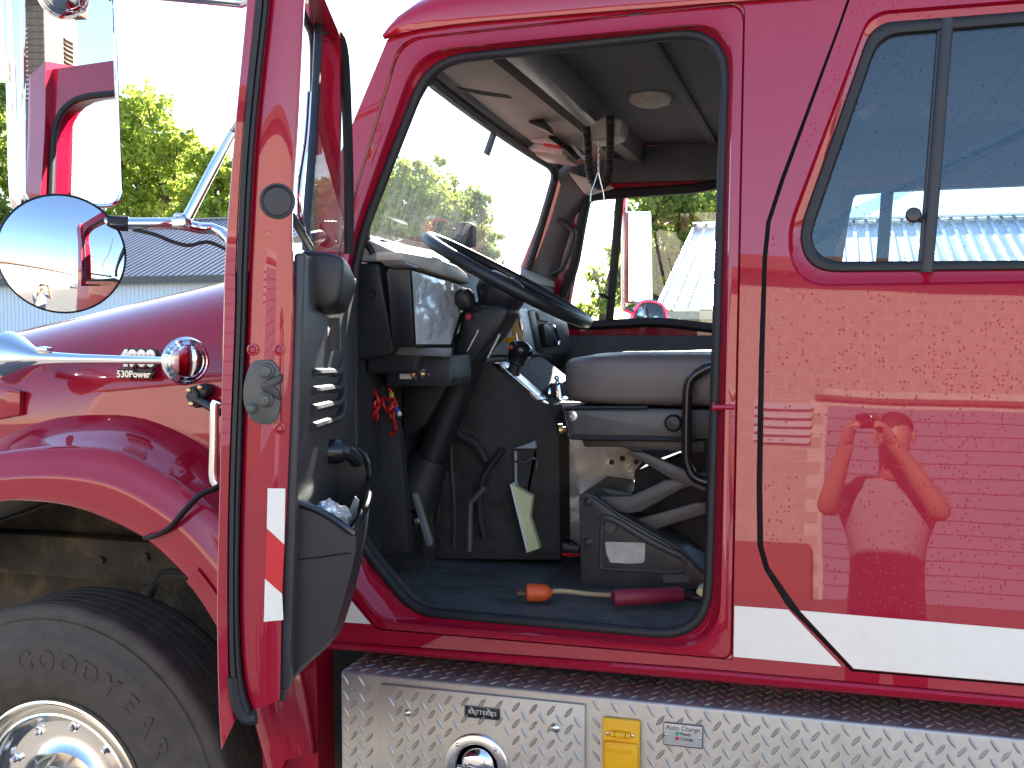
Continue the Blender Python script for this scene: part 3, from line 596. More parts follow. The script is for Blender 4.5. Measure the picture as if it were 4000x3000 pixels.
mk('tread_pattern', bf, 'tread_plate', bbox_, kind='stuff'); mk('tread_pattern', bdn, 'tread_plate', adoor, kind='stuff'); mk('tread_pattern', bt, 'tread_plate', bbox_, kind='stuff')
r0 = .074; lc = V((cc.x, BF-.011, cc.z-.003))
lring = mk('latch_ring', lathe([(0, r0), (.006, r0), (.009, r0-.004), (.009, r0*.70), (.006, r0*.66), (-.012, r0*.62), (-.016, r0*.4), (-.016, 0)], lc, nd, 48), 'steel', adoor)
mk('latch_cup', lathe([(-.015, r0*.56), (-.002, r0*.55), (.006, r0*.45), (.012, r0*.25), (.013, 0)], lc+V((0, 0, 0)), nd, 36), 'chrome', lring)
mk('latch_handle', box(lc+V((0, -.012, -.022)), (r0*1.25, .014, .040), .006, seg=3, rot=Matrix.Rotation(R_(5), 3, 'Y')), 'steel', lring)
for k in range(4):
    a = R_(45+90*k); screw('rivet', lc + V((math.cos(a)*r0*.86, -.009, math.sin(a)*r0*.86)), nd, .0045, 'steel', lring)
c = BP(*zL(1010,565), .011); pl = mk('name_plate', box(c, (.083, .003, .025), .001), 'black_ink', adoor)
mk('plate_rim', tube([c+V(q) for q in ((-.042,-.002,-.013), (.042,-.002,-.013), (.042,-.002,.013), (-.042,-.002,.013))], .0012, 6, closed=True), 'steel', pl)
mk('plate_text', text_bm('BATTERIES', .0128, c+V((0, -.0018, -.0005)), (1, 0, 0), (0, 0, 1), .0004, 0, space=1.12), 'white_ink', pl, ang=None)
screw('bolt', BP(*zL(580,567), .011), nd, .0085, 'steel', adoor); screw('bolt', BP(*zL(1432,655), .011), nd, .0105, 'steel', adoor)
# yellow charging inlet
oy = lambda x, y, off: BP(*zO(x, y), off)
ow_ = (oy(930, 700, 0)-oy(395, 700, 0)).length; oc = (oy(395, 560, 0)+oy(930, 560, 0))/2
inlet = mk('inlet_plate', box(V((oc.x, BF-.006, oc.z-.075)), (ow_, .012, .150), .004, seg=3), 'yellow_plastic', bbox_)
mk('inlet_flap', box(V((oc.x+.002, BF-.016, oc.z-.082)), (ow_*.90, .012, .066), .004, seg=3), 'yellow_plastic', inlet)
mk('flap_panel', box(V((oc.x-.002, BF-.0225, oc.z-.062)), (ow_*.68, .002, .017), .0008), 'yellow_plastic', inlet)
mk('hinge', lathe([(0, .007), (.022, .007)], V((oc.x-.011, BF-.018, oc.z-.032)), (1, 0, 0), 14), 'yellow_plastic', inlet)
for s in (-1, 1):
    mk('hinge_knuckle', lathe([(0, .0065), (.009, .0065)], V((oc.x+s*.017-.0045, BF-.017, oc.z-.032)), (1, 0, 0), 14), 'yellow_plastic', inlet)
    screw('screw', V((oc.x+s*.0265-.002, BF-.012, oc.z-.034)), nd, .0042, 'steel', inlet); screw('screw', V((oc.x+s*.0265-.002, BF-.012, oc.z-.132)), nd, .0042, 'steel', inlet)
# placard
pa, pb = oy(1270, 620, 0), oy(1825, 985, 0); pcx, pcz = (pa.x+pb.x)/2, (oy(1270,610,0).z+oy(1270,945,0).z)/2; pw = pb.x-pa.x; ph = .048
pl = mk('charge_placard', box((pcx, BF-.0045, pcz), (pw, .003, ph), .0008), 'placard_metal', bbox_)
mk('border', tube([V((pcx+a*pw*.5, BF-.006, pcz+b*ph*.5)) for a, b in ((-1,-1), (1,-1), (1,1), (-1,1))], .0011, 6, closed=True), 'black_ink', pl)
ty = BF-.0062
mk('placard_text', text_bm('Auto Charge', .0138, V((pcx, ty, pcz+.0145)), (1, 0, 0), (0, 0, 1), .0003, 0), 'black_ink', pl, ang=None)
mk('placard_text', text_bm('Ready', .0095, V((pcx-.006, ty, pcz+.003)), (1, 0, 0), (0, 0, 1), .0003, .0001, align='LEFT'), 'black_ink', pl, ang=None)
mk('placard_text', text_bm('Charge', .0095, V((pcx-.006, ty, pcz-.0075)), (1, 0, 0), (0, 0, 1), .0003, .0001, align='LEFT'), 'black_ink', pl, ang=None)
mk('indicator', box((pcx-.012, ty, pcz+.003), (.008, .003, .0075), .001), 'green_ink', pl); mk('indicator', box((pcx-.012, ty, pcz-.0075), (.008, .003, .0075), .001), 'red_ink', pl)
for s in (-1, 1): screw('screw', V((pcx+s*pw*.44, BF-.006, pcz-.002)), nd, .003, 'steel', pl)

# ---------- driver's door, swung open
LPs = lambda lst, du=0.0: [LP(x, y, du) for x, y in lst]
E0 = [(985,-480), (975,-220), (965,0), (916,525), (880,1000), (873,1243), (858,1900), (848,2364), (855,2762), (865,2928)]
E1 = [(1022,-480), (1012,-220), (1001,0), (949,525), (925,1000), (921,1243), (896,1900), (892,2364), (898,2660), (922,2808)]
E2 = [(1080,-480), (1068,-220), (1055,0), (1001,525), (974,1000), (964,1243), (942,1900), (935,2364), (950,2650), (985,2775)]
E3 = [(1203,-480), (1196,-220), (1191,0), (1163,525), (1133,1000), (1153,1243), (1128,1900), (1105,2364), (1098,2640), (1094,2735)]
E3 = [(1203,-480), (1196,-220), (1191,0), (1163,525), (1145,856), (1150,1243), (1126,1900), (1104,2364), (1098,2640), (1094,2735)]
e0, e1, e2, e3 = (crs(e, 48) for e in (E0, E1, E2, E3))
xy = lambda e: [(p.x, p.y) for p in e]
def ring_uw(e, du): return LPs(xy(e), du)
iz = next(i for i, p in enumerate(e3) if p.y > 1010)          # where the solid lower door begins
# lower shell: latch face wraps to the outer skin; upper part: window post
bm = bmesh.new()
skin = [ring_uw(e0, DL-.02), ring_uw(e0, .012), ring_uw(e0, .002), ring_uw(mixf(e0, e1, .08), 0), ring_uw(mixf(e0, e1, .9), .0), ring_uw(e1, .004), ring_uw(e1, .02)]
lowr = [r[iz:] for r in skin]
loft(lowr, closed=False, bm=bm)
loft([r[:iz+1] for r in [ring_uw(e0, .075)] + skin[1:]], closed=False, bm=bm)
face = [ring_uw(e1, .02), ring_uw(e2, .02), ring_uw(mixf(e2, e3, .02), .004), ring_uw(mixf(e2, e3, .10), .0), ring_uw(mixf(e2, e3, .9), .0), ring_uw(mixf(e2, e3, .98), .003), ring_uw(e3, .012), ring_uw(e3, .085)]
loft(face, closed=False, bm=bm)
inn = [ring_uw(e3, .085)[iz:], ring_uw(e3, DL-.03)[iz:]]; loft(inn, closed=False, bm=bm)
loft([ring_uw(e0, .075)[:iz+1], ring_uw(e3, .085)[:iz+1]], closed=False, bm=bm)
bot = [LP(p[0], p[1], d) for d in (0.0,) for p in ((985,2775), (1094,2735))]
loft([[LP(865,2928,0), LP(922,2808,0), LP(985,2775,0), LP(1094,2735,0)], [LP(865,2928,DL-.02), LP(922,2808,DL-.02), LP(985,2775,DL-.02), LP(1094,2735,DL-.02)]], closed=False, bm=bm)
door = mk('driver_door', bm, 'red_paint', truck, ang=45)
wsx = crs([((p.x+q.x)/2, (p.y+q.y)/2+ (40 if i > 42 else 0)) for i, (p, q) in enumerate(zip(e1, e2))], 44)
mk('weatherstrip', loft([ring_uw(mixf(e1, e2, t), d) for t, d in ((.02, .018), (.05, -.002), (.2, -.009), (.42, -.010), (.5, -.006), (.58, -.010), (.8, -.009), (.95, -.002), (.98, .018))], closed=False), 'rubber', door, ang=60)
mk('seal_tail', tube(crs([LP(915,2640), LP(930,2740), LP(960,2800), LP(1000,2800)], 12), .012, 8), 'rubber', door)
# plug, latch, screws, tape
mk('round_plug', lathe([(0, .0275), (.003, .027), (.004, .0235), (.002, .022), (.001, .021), (.003, .0), ], LP(1084, 786), DU, 32), 'dark_plastic', door)
lat = mk('door_latch', prism([LP(*p) for p in rl([(*zE(92,520), 40), (*zE(120,443), 30), (*zE(190,440), 28), (*zE(216,480), 12), (*zE(218,600), 25), (*zE(200,660), 30), (*zE(130,660), 40), (*zE(92,600), 40)], 4)], DU*.010, .003), 'zinc', door)
for p, r in ((zE(172,480), .0085), (zE(168,577), .0085), (zE(122,606), .006)):
    mk('latch_pin', lathe([(0, r*1.5), (.004, r*1.4), (.005, r), (.010, r*.9), (.011, 0)], LP(*p)+DU*.010, DU, 20), 'zinc', lat)
mk('latch_jaw', prism([LP(*p) for p in (zE(150,525), zE(195,500), zE(225,490), zE(222,520), zE(195,530), zE(215,545), zE(222,580), zE(195,565), zE(160,545))], DU*.016, .002), 'dark_metal', lat)
for p in (zE(120,407), zE(210,407), zE(212,675)): mk('screw', lathe([(0, .0095), (.003, .009), (.0035, .006), (.001, .004), (.001, 0)], LP(*p), DU, 18), 'red_paint', door)
for nm, mat, pts in (('tape', 'white_tape', [(1578,10), (1682,12), (1675,340), (1573,245)]), ('tape', 'red_tape', [(1573,247), (1675,342), (1662,630), (1562,540)]), ('tape', 'white_tape', [(1562,542), (1663,632), (1670,785), (1555,795)])):
    mk(nm, prism([LP(*zC(*p)) + DU*.001 for p in pts], DU*.0012), mat, door, ang=None)
# inside trim
TW = -.002
def DP(u, w_, z): return DH + DU*u + DW*w_ + V((0, 0, z))
trim = mk('trim_panel', prism([DP(.04, .012, 1.30), DP(DL-.012, .034, 1.24), DP(DL-.012, .002, 1.93), DP(.04, .002, 1.93)], DW*-.018, .006, 3), 'trim_vinyl', door)
for i in range(4):
    z = 1.735-.030*i
    mk('trim_rib', tube(crs([DP(DL-.12, -.010, z+.004), DP(DL-.30, -.014, z-.002), DP(DL-.46, -.016, z-.006), DP(DL-.56, -.012, z+.022)], 18), .008, 8), 'rubber', trim)
edge = crs([LP(p.x+6, p.y, .02) for p in e3[iz:]], 24)
mk('trim_edge', tube(edge, .0065, 8), 'black_plastic', trim)
# arm-rest pod
n1 = [zR(-60,325), zR(200,345), zR(340,380), zR(368,475), zR(330,760), zR(300,850), zR(170,930), zR(-60,830)]
n2 = [zR(-60,350), zR(240,375), zR(395,425), zR(492,640), zR(482,730), zR(405,935), zR(280,985), zR(-60,930)]
mk('switch_pod', prism(LPs(n1, .13), None, .010, 3, None, LPs(n2, .34)), 'black_plastic', door)
mk('pod_bracket', tube([LP(*zR(240,1000), .34), LP(*zR(250,1330), .34)], .017, 8), 'black_plastic', door)
mk('pod_catch', prism(LPs([zR(180,1020), zR(230,1110), zR(215,1190), zR(185,1200)], .3), DU*-.02, .003), 'steel', door)
# window crank
mk('crank_boss', lathe([(0, .024), (.010, .024), (.045, .023), (.052, .020), (.052, 0)], LP(*zT(78,797), .36), -DW, 24), 'black_gloss', door)
mk('crank_arm', tube(crs([LP(*zT(150,790), .37), LP(*zT(185,795), .37), LP(*zT(205,810), .40), LP(*zT(225,830), .45)], 12), .014, 8), 'black_plastic', door)
# map pocket
nw = [zP(-60,115), zP(60,145), zP(190,195), zP(300,255), zP(400,325), zP(472,372), zP(500,420), zP(498,520), zP(462,690), zP(385,970), zP(305,1215), zP(205,1330), zP(60,1450), zP(-15,1560), zP(-70,1560)]
fwp = [zT(20,800), zT(100,790), zT(190,780), zT(240,800), zT(262,830), zT(268,900), zT(268,940), zT(262,990), zT(240,1150), zT(205,1300), zT(165,1420), zT(120,1480), zT(60,1540), zT(0,1580), zT(-30,1580)]
npt, fpt = LPs(nw, .05), LPs(fwp, .52)
bm = bmesh.new(); vs = addring(bm, npt); bm.faces.new(vs)
a = npt[5:]; b_ = fpt[5:]
mid = [[p.lerp(q, t) - DW*(.010*math.sin(math.pi*t)) for p, q in zip(a, b_)] for t in (0, .2, .4, .6, .8, 1)]
loft(mid, closed=False, bm=bm); vs = addring(bm, fpt); bm.faces.new(vs)
inner = [[p + DW*.006 for p in r] for r in mid]; loft([r[:5] for r in inner], closed=False, bm=bm)
bmesh.ops.recalc_face_normals(bm, faces=bm.faces[:])
pocket = mk('map_pocket', bm, 'black_plastic', door, ang=35)
rimp = npt[:6] + [npt[5].lerp(fpt[5], t) - DW*(.010*math.sin(math.pi*t)) for t in (.15, .35, .6, .85)] + [fpt[5], fpt[4], fpt[3], fpt[2], fpt[1]]
mk('pocket_rim', tube(crs(rimp, 50), .0065, 8), 'black_gloss', pocket)
mk('pocket_crease', tube([LP(*zP(-30,600), .049), LP(*zP(200,575), .049), LP(*zP(400,545), .049), LP(*zP(480,540), .052)], .0015, 6), 'black_gloss', pocket)
# window frame by the hinge: division bar, vent pane, its rubber, red upper leg
VW = .03
bar = [zD(640,-60), zD(655,100), zD(640,500), zD(610,1000), zD(580,1400), zD(575,1620)]
mk('division_bar', tube(crs([WP(*p, VW) for p in bar], 20), .011, 8, up=DU, flat=.8), 'black_plastic', door)
mk('window_run', tube(crs([WP(p[0]-40, p[1], VW-.006) for p in [zD(660,600), zD(640,900), zD(590,1300), zD(640,1560)]], 14), .005, 8), 'chrome', door)
LU = lambda px, py, u: LP(px, py, DL-u)
vseal = crs([LU(*zD(690,185), .27), LU(*zD(745,190), .24), LU(*zD(790,235), .21), LU(*zD(815,330), .185), LU(*zD(828,500), .15), LU(*zD(840,800), .10), LU(*zD(850,1200), .05), LU(*zD(852,1640), .01)], 40)
mk('vent_seal', tube(vseal, .012, 8), 'rubber', door)
barp = crs([WP(*p, VW) for p in bar], 40)
mk('vent_pane', loft([vseal, barp], closed=False), 'pane', door, ang=180)
# window frame of the door: latch post, header and raked front leg round the glass opening
def FP(u, z, d=0.0): return DP(u, .1205-.075*(z-1.568)+d, z)
fo = [(DL-.004, 1.90), (DL-.004, 2.505), (.26, 2.52), (.19, 2.46), (-.005, 1.97), (-.005, 1.90)]
fh = [(x, z) for x, z in rl([(DL-.085, 1.93, .02), (DL-.085, 2.425, .12), (.225, 2.43, .05), (.03, 1.93, .03)], 6)]
bm = fill([[FP(u, z) for u, z in fo], [FP(u, z) for u, z in fh]]); merge(bm, fill([[FP(u, z, -.06) for u, z in fo], [FP(u, z, -.06) for u, z in fh]]))
loft([[FP(u, z) for u, z in fo], [FP(u, z, -.06) for u, z in fo]], bm=bm); loft([[FP(u, z) for u, z in fh], [FP(u, z, -.06) for u, z in fh]], bm=bm)
bmesh.ops.recalc_face_normals(bm, faces=bm.faces[:])
mk('glass_frame', bm, 'red_paint', door)
mk('glass_seal', tube([FP(u, z, -.004) for u, z in fh], .009, 8, closed=True), 'rubber', door)
mk('sill_seal', tube([LP(*zD(480,1400), .09), LP(*zD(600,1600), .30)], .007, 8), 'rubber', door)
mk('hinge_post', prism([DP(.0, .03, 1.14), DP(.05, .03, 1.14), DP(.05, .03, 1.95), DP(.0, .03, 1.95)], DW*.06, .006), 'red_paint', door)
# pull handle outside
mk('door_handle', tube(crs([LP(846,1570,.10), LP(838,1600,.10), LP(836,1750,.10), LP(834,1860,.10), LP(846,1890,.10)], 24), .0075, 10), 'chrome', door)
# ---------- mirrors on the door
MC = V((-1.50, -.42, 2.0)); MN = V((.791, -.611, 0.0)).normalized()
MP = lambda px, py, off=0.0: hit(px, py, MC + MN*off, MN)
gl = rl([(*zA(118,-120), 40), (*zA(585,-120), 40), (*zA(628,1070), 70), (*zA(125,1055), 60)], 6)
glp = [MP(*p) for p in gl]
mir = mk('side_mirror', prism([MP(*p, -.004) for p in rl([(*zA(95,-150), 50), (*zA(597,-150), 50), (*zA(636,1078), 75), (*zA(112,1070), 65)], 6)], MN*-.05, .012, 3), 'chrome', truck)
mk('mirror_glass', fill([glp], n=MN), 'mirror_glass', mir, ang=None)
mk('mirror_rim', tube([p + MN*.001 for p in glp], .0042, 8, closed=True), 'chrome', mir)
mk('mirror_bow', tube(crs([MP(*p, -.03) for p in (zA(330,-260), zA(120,-200), zA(62,-80), zA(60,100), zA(75,500), zA(85,900), zA(100,1060), zA(150,1120), zA(330,1120), zA(520,1100))], 50), .0155, 12), 'chrome', mir)
mk('marker_lamp', lathe([(0, .05), (.012, .052), (.03, .045), (.045, .028), (.05, 0)], MP(*zA(330,-40), .0), MN, 32), 'chrome', mir)
# convex mirror
cm = hit(*zA(323, 1315), MC + MN*.035, MN); cr = .1225; CN = (MN - RGT*.16 + V((0, 0, .12))).normalized()
prof = [(-.045, .0), (-.044, .04), (-.030, .085), (-.012, cr*.97), (0, cr), (.004, cr*1.01), (.006, cr*.985)]
conv = mk('convex_mirror', lathe(prof, cm, CN, 56, cap=False), 'black_plastic', truck)
rad = .42; mk('convex_glass', lathe([(math.sqrt(rad*rad-r*r)-math.sqrt(rad*rad-cr*cr)+.003, r) for r in (cr*.99, cr*.9, cr*.8, cr*.7, cr*.6, cr*.5, cr*.4, cr*.3, cr*.2, cr*.1, 0)], cm, CN, 64), 'mirror_glass', conv, ang=80)
# arms, strut, cable
D_ = (MC-CAM).dot(FWD)
arm = mk('mirror_arm', tube(crs([PD(*zA(470,1135), D_), PD(*zA(600,1158), D_), PD(*zA(900,1160), D_+.04), PD(*zA(1010,1180), D_+.07), PD(*zA(1200,1265), D_+.08), DP(.36, .10, 1.72)], 30), .0125, 10), 'chrome', truck)
mk('arm_sleeve', tube([PD(*zA(560,1155), D_), PD(*zA(668,1160), D_+.01)], .016, 12), 'rubber', arm)
mk('strut', tube([PD(*zA(970,1130), D_+.05), PD(*zA(1090,900), D_+.07), PD(*zA(1210,672), D_+.09), DP(.42, .055, 2.42)], .0115, 10), 'chrome', arm)
mk('mirror_brace', tube([PD(*zA(330,-90), D_), PD(*zA(800,-30), D_), PD(*zA(1260,15), D_+.05), DP(.40, .045, 2.50)], .012, 10), 'chrome', arm)
mk('clamp', box(PD(*zA(930,1155), D_+.04), (.045, .03, .022), .005, seg=3), 'chrome', arm)
screw('clamp_bolt', PD(*zA(930,1125), D_+.04), (0, 0, 1), .013, 'steel', arm)
mk('cable', tube(crs([PD(*zA(690,1190), D_+.01), PD(*zA(800,1215), D_+.02), PD(*zA(900,1255), D_+.04), PD(*zA(980,1272), D_+.05), PD(*zA(1080,1255), D_+.08), PD(*zA(1190,1300), D_+.10)], 30), .0042, 6), 'wire_black', arm)

# ---------- inside the cab: firewall, dash, wheel
mk('firewall', box((-1.16, .95, 1.55), (.05, 1.74, .86)), 'liner_black', truck)
YN, YF = .16, 1.76
xs = [P(*zR(565,185), .2), P(*zR(760,272), .2), P(*zR(950,360), .2), P(*zR(958,455), .2), P(*zR(540,448), .2)]
sec = [(p.x, p.z) for p in xs]
dash = mk('dashboard', prism([V((x, YN, z)) for x, z in sec], V((0, YF-YN, 0)), .006, 3), 'beige_plastic', truck)
mk('dash_vent', tube(crs([P(*zR(560,250), YN-.002), P(*zR(620,290), YN-.002), P(*zR(655,360), YN-.002)], 10), .008, 8), 'black_plastic', dash)
mk('dash_cheek', prism([P(*p, .15) for p in (zR(505,452), zR(700,460), zR(722,520), zR(862,1260), zR(850,1320), zR(815,1372), zR(640,1400), zR(440,1440), zR(470,900))], V((0, .05, 0)), .008, 3), 'dark_plastic', dash)
mk('end_dimple', lathe([(0, .012), (.001, .012), (.0005, .008), (0, 0)], P(*zR(645,755), .149), (0, -1, 0), 20), 'black_plastic', dash)
mk('dash_body', prism([V((x, .2, z)) for x, z in ((-1.13, 1.985), (-1.03, 1.985), (-.975, 1.76), (-1.0, 1.70), (-1.13, 1.70))], V((0, 1.54, 0)), .01, 3), 'dark_plastic', dash)
# instrument hood and cluster
XI = -.962
Q = lambda x, y, dx=0.0: PX(*zR(x, y), XI+dx)
hoodp = [zR(960,425), zR(1120,495), zR(1330,570), zR(1620,665), zR(1600,560), zR(1500,480), zR(1300,400), zR(950,340)]
mk('cluster_hood', prism([PX(*p, XI+.012) for p in hoodp], V((-.07, 0, 0)), .006, 3), 'beige_plastic', dash)
mk('cluster_shade', prism([PX(*p, XI+.013) for p in (zR(965,430), zR(1115,490), zR(1115,505), zR(1080,500), zR(1000,470))], V((-.06, 0, 0)), .002), 'pale_panel', dash)
bz = [zR(1025,505), zR(1600,680), zR(1640,760), zR(1450,1290), zR(1070,1290)]
mk('cluster_body', prism([PX(*p, XI) for p in bz], V((-.06, 0, 0)), .005), 'black_plastic', dash)
# crumpled film taped over the dials: an uneven sheet
c4 = [Q(1040, 530, .004), Q(1590, 700, .004), Q(1425, 1262, .004), Q(1082, 1262, .004)]
bm = bmesh.new(); n = 44; gv = []
for i in range(n):
    row = []
    for j in range(n):
        a, b = i/(n-1), j/(n-1); p = c4[0].lerp(c4[1], a).lerp(c4[3].lerp(c4[2], a), b)
        h = .010*noise.noise(V((a*2.2+.6*b, b*2.6, 1.3))) + .006*abs(noise.noise(V((a*4-b*3, b*4.5+a*2, 5)))) + .0015*abs(noise.noise(V((a*9+b*5, b*8-a*6, 9)))); e = min(a, 1-a, b, 1-b)
        row.append(bm.verts.new(p + V((h*min(1, e*8)+.001, 0, 0))))
    gv.append(row)
for i in range(n-1):
    for j in range(n-1): bm.faces.new((gv[i][j], gv[i+1][j], gv[i+1][j+1], gv[i][j+1]))
mk('dial_film', bm, 'film', dash, ang=180)
# bezel strip and slot at the driver's left
slab('bezel_strip', [zR(740,520), zR(820,560), zR(955,1215), zR(1065,1225), zR(1070,1300), zR(1390,1300), zR(1390,1390), zR(880,1370), zR(870,1250)], .19, .23, 'grey_plastic', dash, .003)
slab('slot_card', [zR(778,735), zR(835,745), zR(888,990), zR(840,985)], .186, .19, 'pale_panel', dash, .001)
slab('slot', [zR(825,500), zR(1020,480), zR(1065,1225), zR(958,1215)], .21, .25, 'black_plastic', dash, .002)
slab('slot_divider', [zR(900,540), zR(920,540), zR(1035,1215), zR(1010,1215)], .204, .212, 'grey_plastic', dash, .001)
# centre and passenger panels
XC = -.95
cpan = mk('centre_panel', prism([PX(*p, XC) for p in (zY(470,655), zY(640,160), zY(850,150), zY(875,200), zY(960,640), zY(1050,650))], V((-.05, 0, 0)), .005), 'pale_panel', dash)
mk('panel_slot', prism([PX(*p, XC+.003) for p in (zY(875,180), zY(935,180), zY(1015,600), zY(955,615))], V((-.004, 0, 0)), .001), 'black_plastic', cpan)
mk('passenger_panel', prism([PX(*p, XC-.005) for p in (zY(940,170), zY(1200,205), zY(1285,265), zY(1345,560), zY(1340,650), zY(1050,655))], V((-.05, 0, 0)), .01), 'grey_plastic', dash)
mk('panel_card', prism([PX(*p, XC+.001) for p in (zY(965,185), zY(1090,215), zY(1105,300), zY(990,275))], V((.003, 0, 0)), .0005), 'paper', dash)
vk = mk('valve_block', prism([PX(*p, XC+.012) for p in (zY(1035,330), zY(1060,315), zY(1130,350), zY(1190,520), zY(1185,560), zY(1070,575))], V((-.03, 0, 0)), .006), 'black_plastic', dash)
mk('valve_rim', tube(crs([PX(*p, XC+.014) for p in (zY(1120,340), zY(1150,360), zY(1195,490), zY(1180,550), zY(1150,500))], 20), .006, 8), 'chrome', vk)
slab('oval_plate', [zY(660,200), zY(720,195), zY(790,230), zY(815,400), zY(800,490), zY(750,530), zY(700,480), zY(660,330)], .80, .81, 'gold_plastic', dash, .003)
slab('gauge_lens', [zY(755,215), zY(785,240), zY(808,380), zY(790,400), zY(765,330)], .796, .80, 'chrome', dash, .001)
slab('tag', [zY(610,475), zY(720,445), zY(725,505), zY(615,532)], .76, .765, 'yellow_plastic', dash, .001)
slab('key', [zY(715,415), zY(735,412), zY(760,540), zY(738,540)], .755, .762, 'steel', dash, .001)
for i in range(9):
    x = 560+random.uniform(-20, 90); y = 380+random.uniform(-40, 60)
    mk('key_ring_piece', tube([P(*zY(x, y), .77), P(*zY(x+random.uniform(-30, 30), y+random.uniform(60, 170)), .77)], .0035, 6), random.choice(['dark_metal', 'black_plastic', 'steel']), dash)
# lower dash and control box
mk('knee_panel', prism([V((x, .44, z)) for x, z in ((-1.13, 1.75), (-.975, 1.75), (-.97, 1.70), (-1.06, 1.55), (-1.13, 1.5))], V((0, 1.30, 0)), .01), 'black_plastic', truck)
cb = slab('control_box', [zG(235,880), zG(600,868), zG(610,1000), zG(600,1048), zG(235,1046)], .24, .40, 'dark_plastic', truck, .004)
slab('box_label', [zN(582,352), zN(715,350), zN(717,498), zN(585,500)], .2385, .2398, 'paper', cb, .0003)
for i, y in enumerate((383, 420)):
    slab('label_print', [zN(618,y-10), zN(682,y-10), zN(682,y+8), zN(618,y+8)], .2378, .2384, 'grey_plastic', cb, 0)
mk('control_knob', lathe([(0, .016), (.004, .016), (.005, .009), (.022, .009), (.026, .007)], P(*zN(760,440), .238), (.9, -.4, 0), 16), 'brass', cb)
mk('knob_collar', lathe([(0, .014), (.012, .014), (.013, .005), (.03, .005)], P(*zN(800,440), .238), (.9, -.3, -.05), 16), 'chrome', cb)
slab('kick_panel', [(1380,1500), (1500,1500), (1560,1700), (1600,2160), (1480,2180), (1420,2100), (1385,1800)], .30, .34, 'liner_black', truck, .006)
# loose wiring
def wire(pts, y, r, mat, z=zN): return mk('wire', tube(crs([P(*z(*p), y+random.uniform(-.01, .01)) for p in pts], 14+5*len(pts)), r, 6), mat, cb)
wire([(215,300), (200,420), (165,520), (140,590), (150,640), (200,680), (260,690), (250,620), (300,620), (350,720), (360,790), (320,860), (290,910), (320,950), (345,910), (335,840), (310,780), (350,700)], .26, .0046, 'wire_red')
wire([(190,680), (230,650), (270,620), (240,670), (280,690), (210,700)], .26, .004, 'wire_red')
wire([(470,600), (490,660), (460,720), (400,700), (410,780), (460,850), (520,840), (550,780), (520,740), (500,790), (480,880), (520,940), (540,1030), (510,1080), (480,1095)], .27, .0044, 'wire_red')
wire([(480,650), (540,740), (500,760), (470,830), (530,800), (520,900), (530,1000)], .265, .0032, 'wire_red')
wire([(70,1170), (100,1150), (150,1110), (130,1130)], .28, .003, 'wire_red')
wire([(495,650), (500,690)], .26, .006, 'wire_yellow'); wire([(100,665), (190,690)], .25, .006, 'gold_plastic'); wire([(545,815), (575,860)], .25, .006, 'blue_plastic'); wire([(575,860), (590,890)], .25, .006, 'paper')
for i in range(16):
    x, y = random.uniform(120, 900), random.uniform(560, 900)
    wire([(x, y-260), (x+random.uniform(-60, 60), y-80), (x+random.uniform(-90, 120), y+110), (x+random.uniform(-60, 200), y+random.uniform(150, 420))], random.uniform(.4, .6), random.uniform(.004, .009), random.choice(['wire_black', 'wire_black', 'dark_plastic', 'grey_plastic']))
wire([(200,240), (245,270), (280,470), (330,620)], .5, .006, 'label_worn', zW); wire([(320,550), (380,650)], .42, .0028, 'wire_yellow', zW)
# steering wheel and column
SC = P(*zG(934, 432), .5); SNm = V((math.sin(R_(28.4)), .035, math.cos(R_(28.4)))).normalized(); su = V((math.cos(R_(28.4)), 0, -math.sin(R_(28.4)))); sv = SNm.cross(su); SR = .245
stw = thing('steering_wheel', SC, 'x', 'x', parent=truck); del stw['label']; del stw['category']
rimpts = [SC + su*(SR*math.cos(a)) + sv*(SR*math.sin(a)) for a in (2*math.pi*k/72 for k in range(72))]
mk('rim', tube(rimpts, .0165, 14, closed=True), 'black_plastic', stw)
for a in (R_(100), R_(260), R_(0)):
    d = su*math.cos(a) + sv*math.sin(a)
    mk('spoke', tube([SC - SNm*.02 + d*.04, SC - SNm*.012 + d*.12, SC + d*(SR-.006)], [.026, .021, .018], 10, flat=.35, up=SNm.cross(d)), 'black_plastic', stw)
hubd = (P(*zG(840,610), .5) - SC)
mk('hub', lathe([(.02, 0), (.018, .045), (.005, .065), (-.02, .07), (-.045, .068), (-.07, .05), (-.085, .042)], SC - SNm*.012, SNm, 32), 'black_plastic', stw)
cold = (P(*zG(600,1180), .5) - P(*zG(845,560), .5)).normalized(); c0 = P(*zG(835,585), .5)
colm = mk('steering_column', tube([c0, c0+cold*.10, c0+cold*.12, c0+cold*.30, c0+cold*.48], [.058, .056, .046, .044, .040], 18), 'black_plastic', truck)
mk('column_shroud', prism([P(*p, .44) for p in (zG(665,580), zG(870,560), zG(960,600), zG(880,740), zG(780,850), zG(700,980), zG(600,840), zG(640,740))], V((0, .12, 0)), .02, 3), 'black_plastic', colm)
mk('turn_signal', tube(crs([P(*zG(800,610), .47), P(*zG(730,590), .44), P(*zG(690,560), .42)], 10), [.012]*4+[.014]*6, 10), 'black_plastic', colm)
mk('signal_knob', lathe([(-.03, .012), (-.02, .024), (0, .030), (.018, .027), (.028, .012), (.029, 0)], P(*zG(685,545), .42), P(*zG(655,500), .42)-P(*zG(700,580), .42), 24), 'black_plastic', colm)
mk('hazard_button', lathe([(0, .008), (.008, .008), (.009, 0)], P(*zG(712,645), .437), (0, -1, 0), 14), 'red_ink', colm)
mk('column_rod', tube([P(*zY(560,430), .45), P(*zY(430,680), .45)], .006, 8), 'steel', colm); mk('column_rod', tube([P(*zY(330,380), .44), P(*zY(205,620), .44)], .005, 8), 'steel', colm)
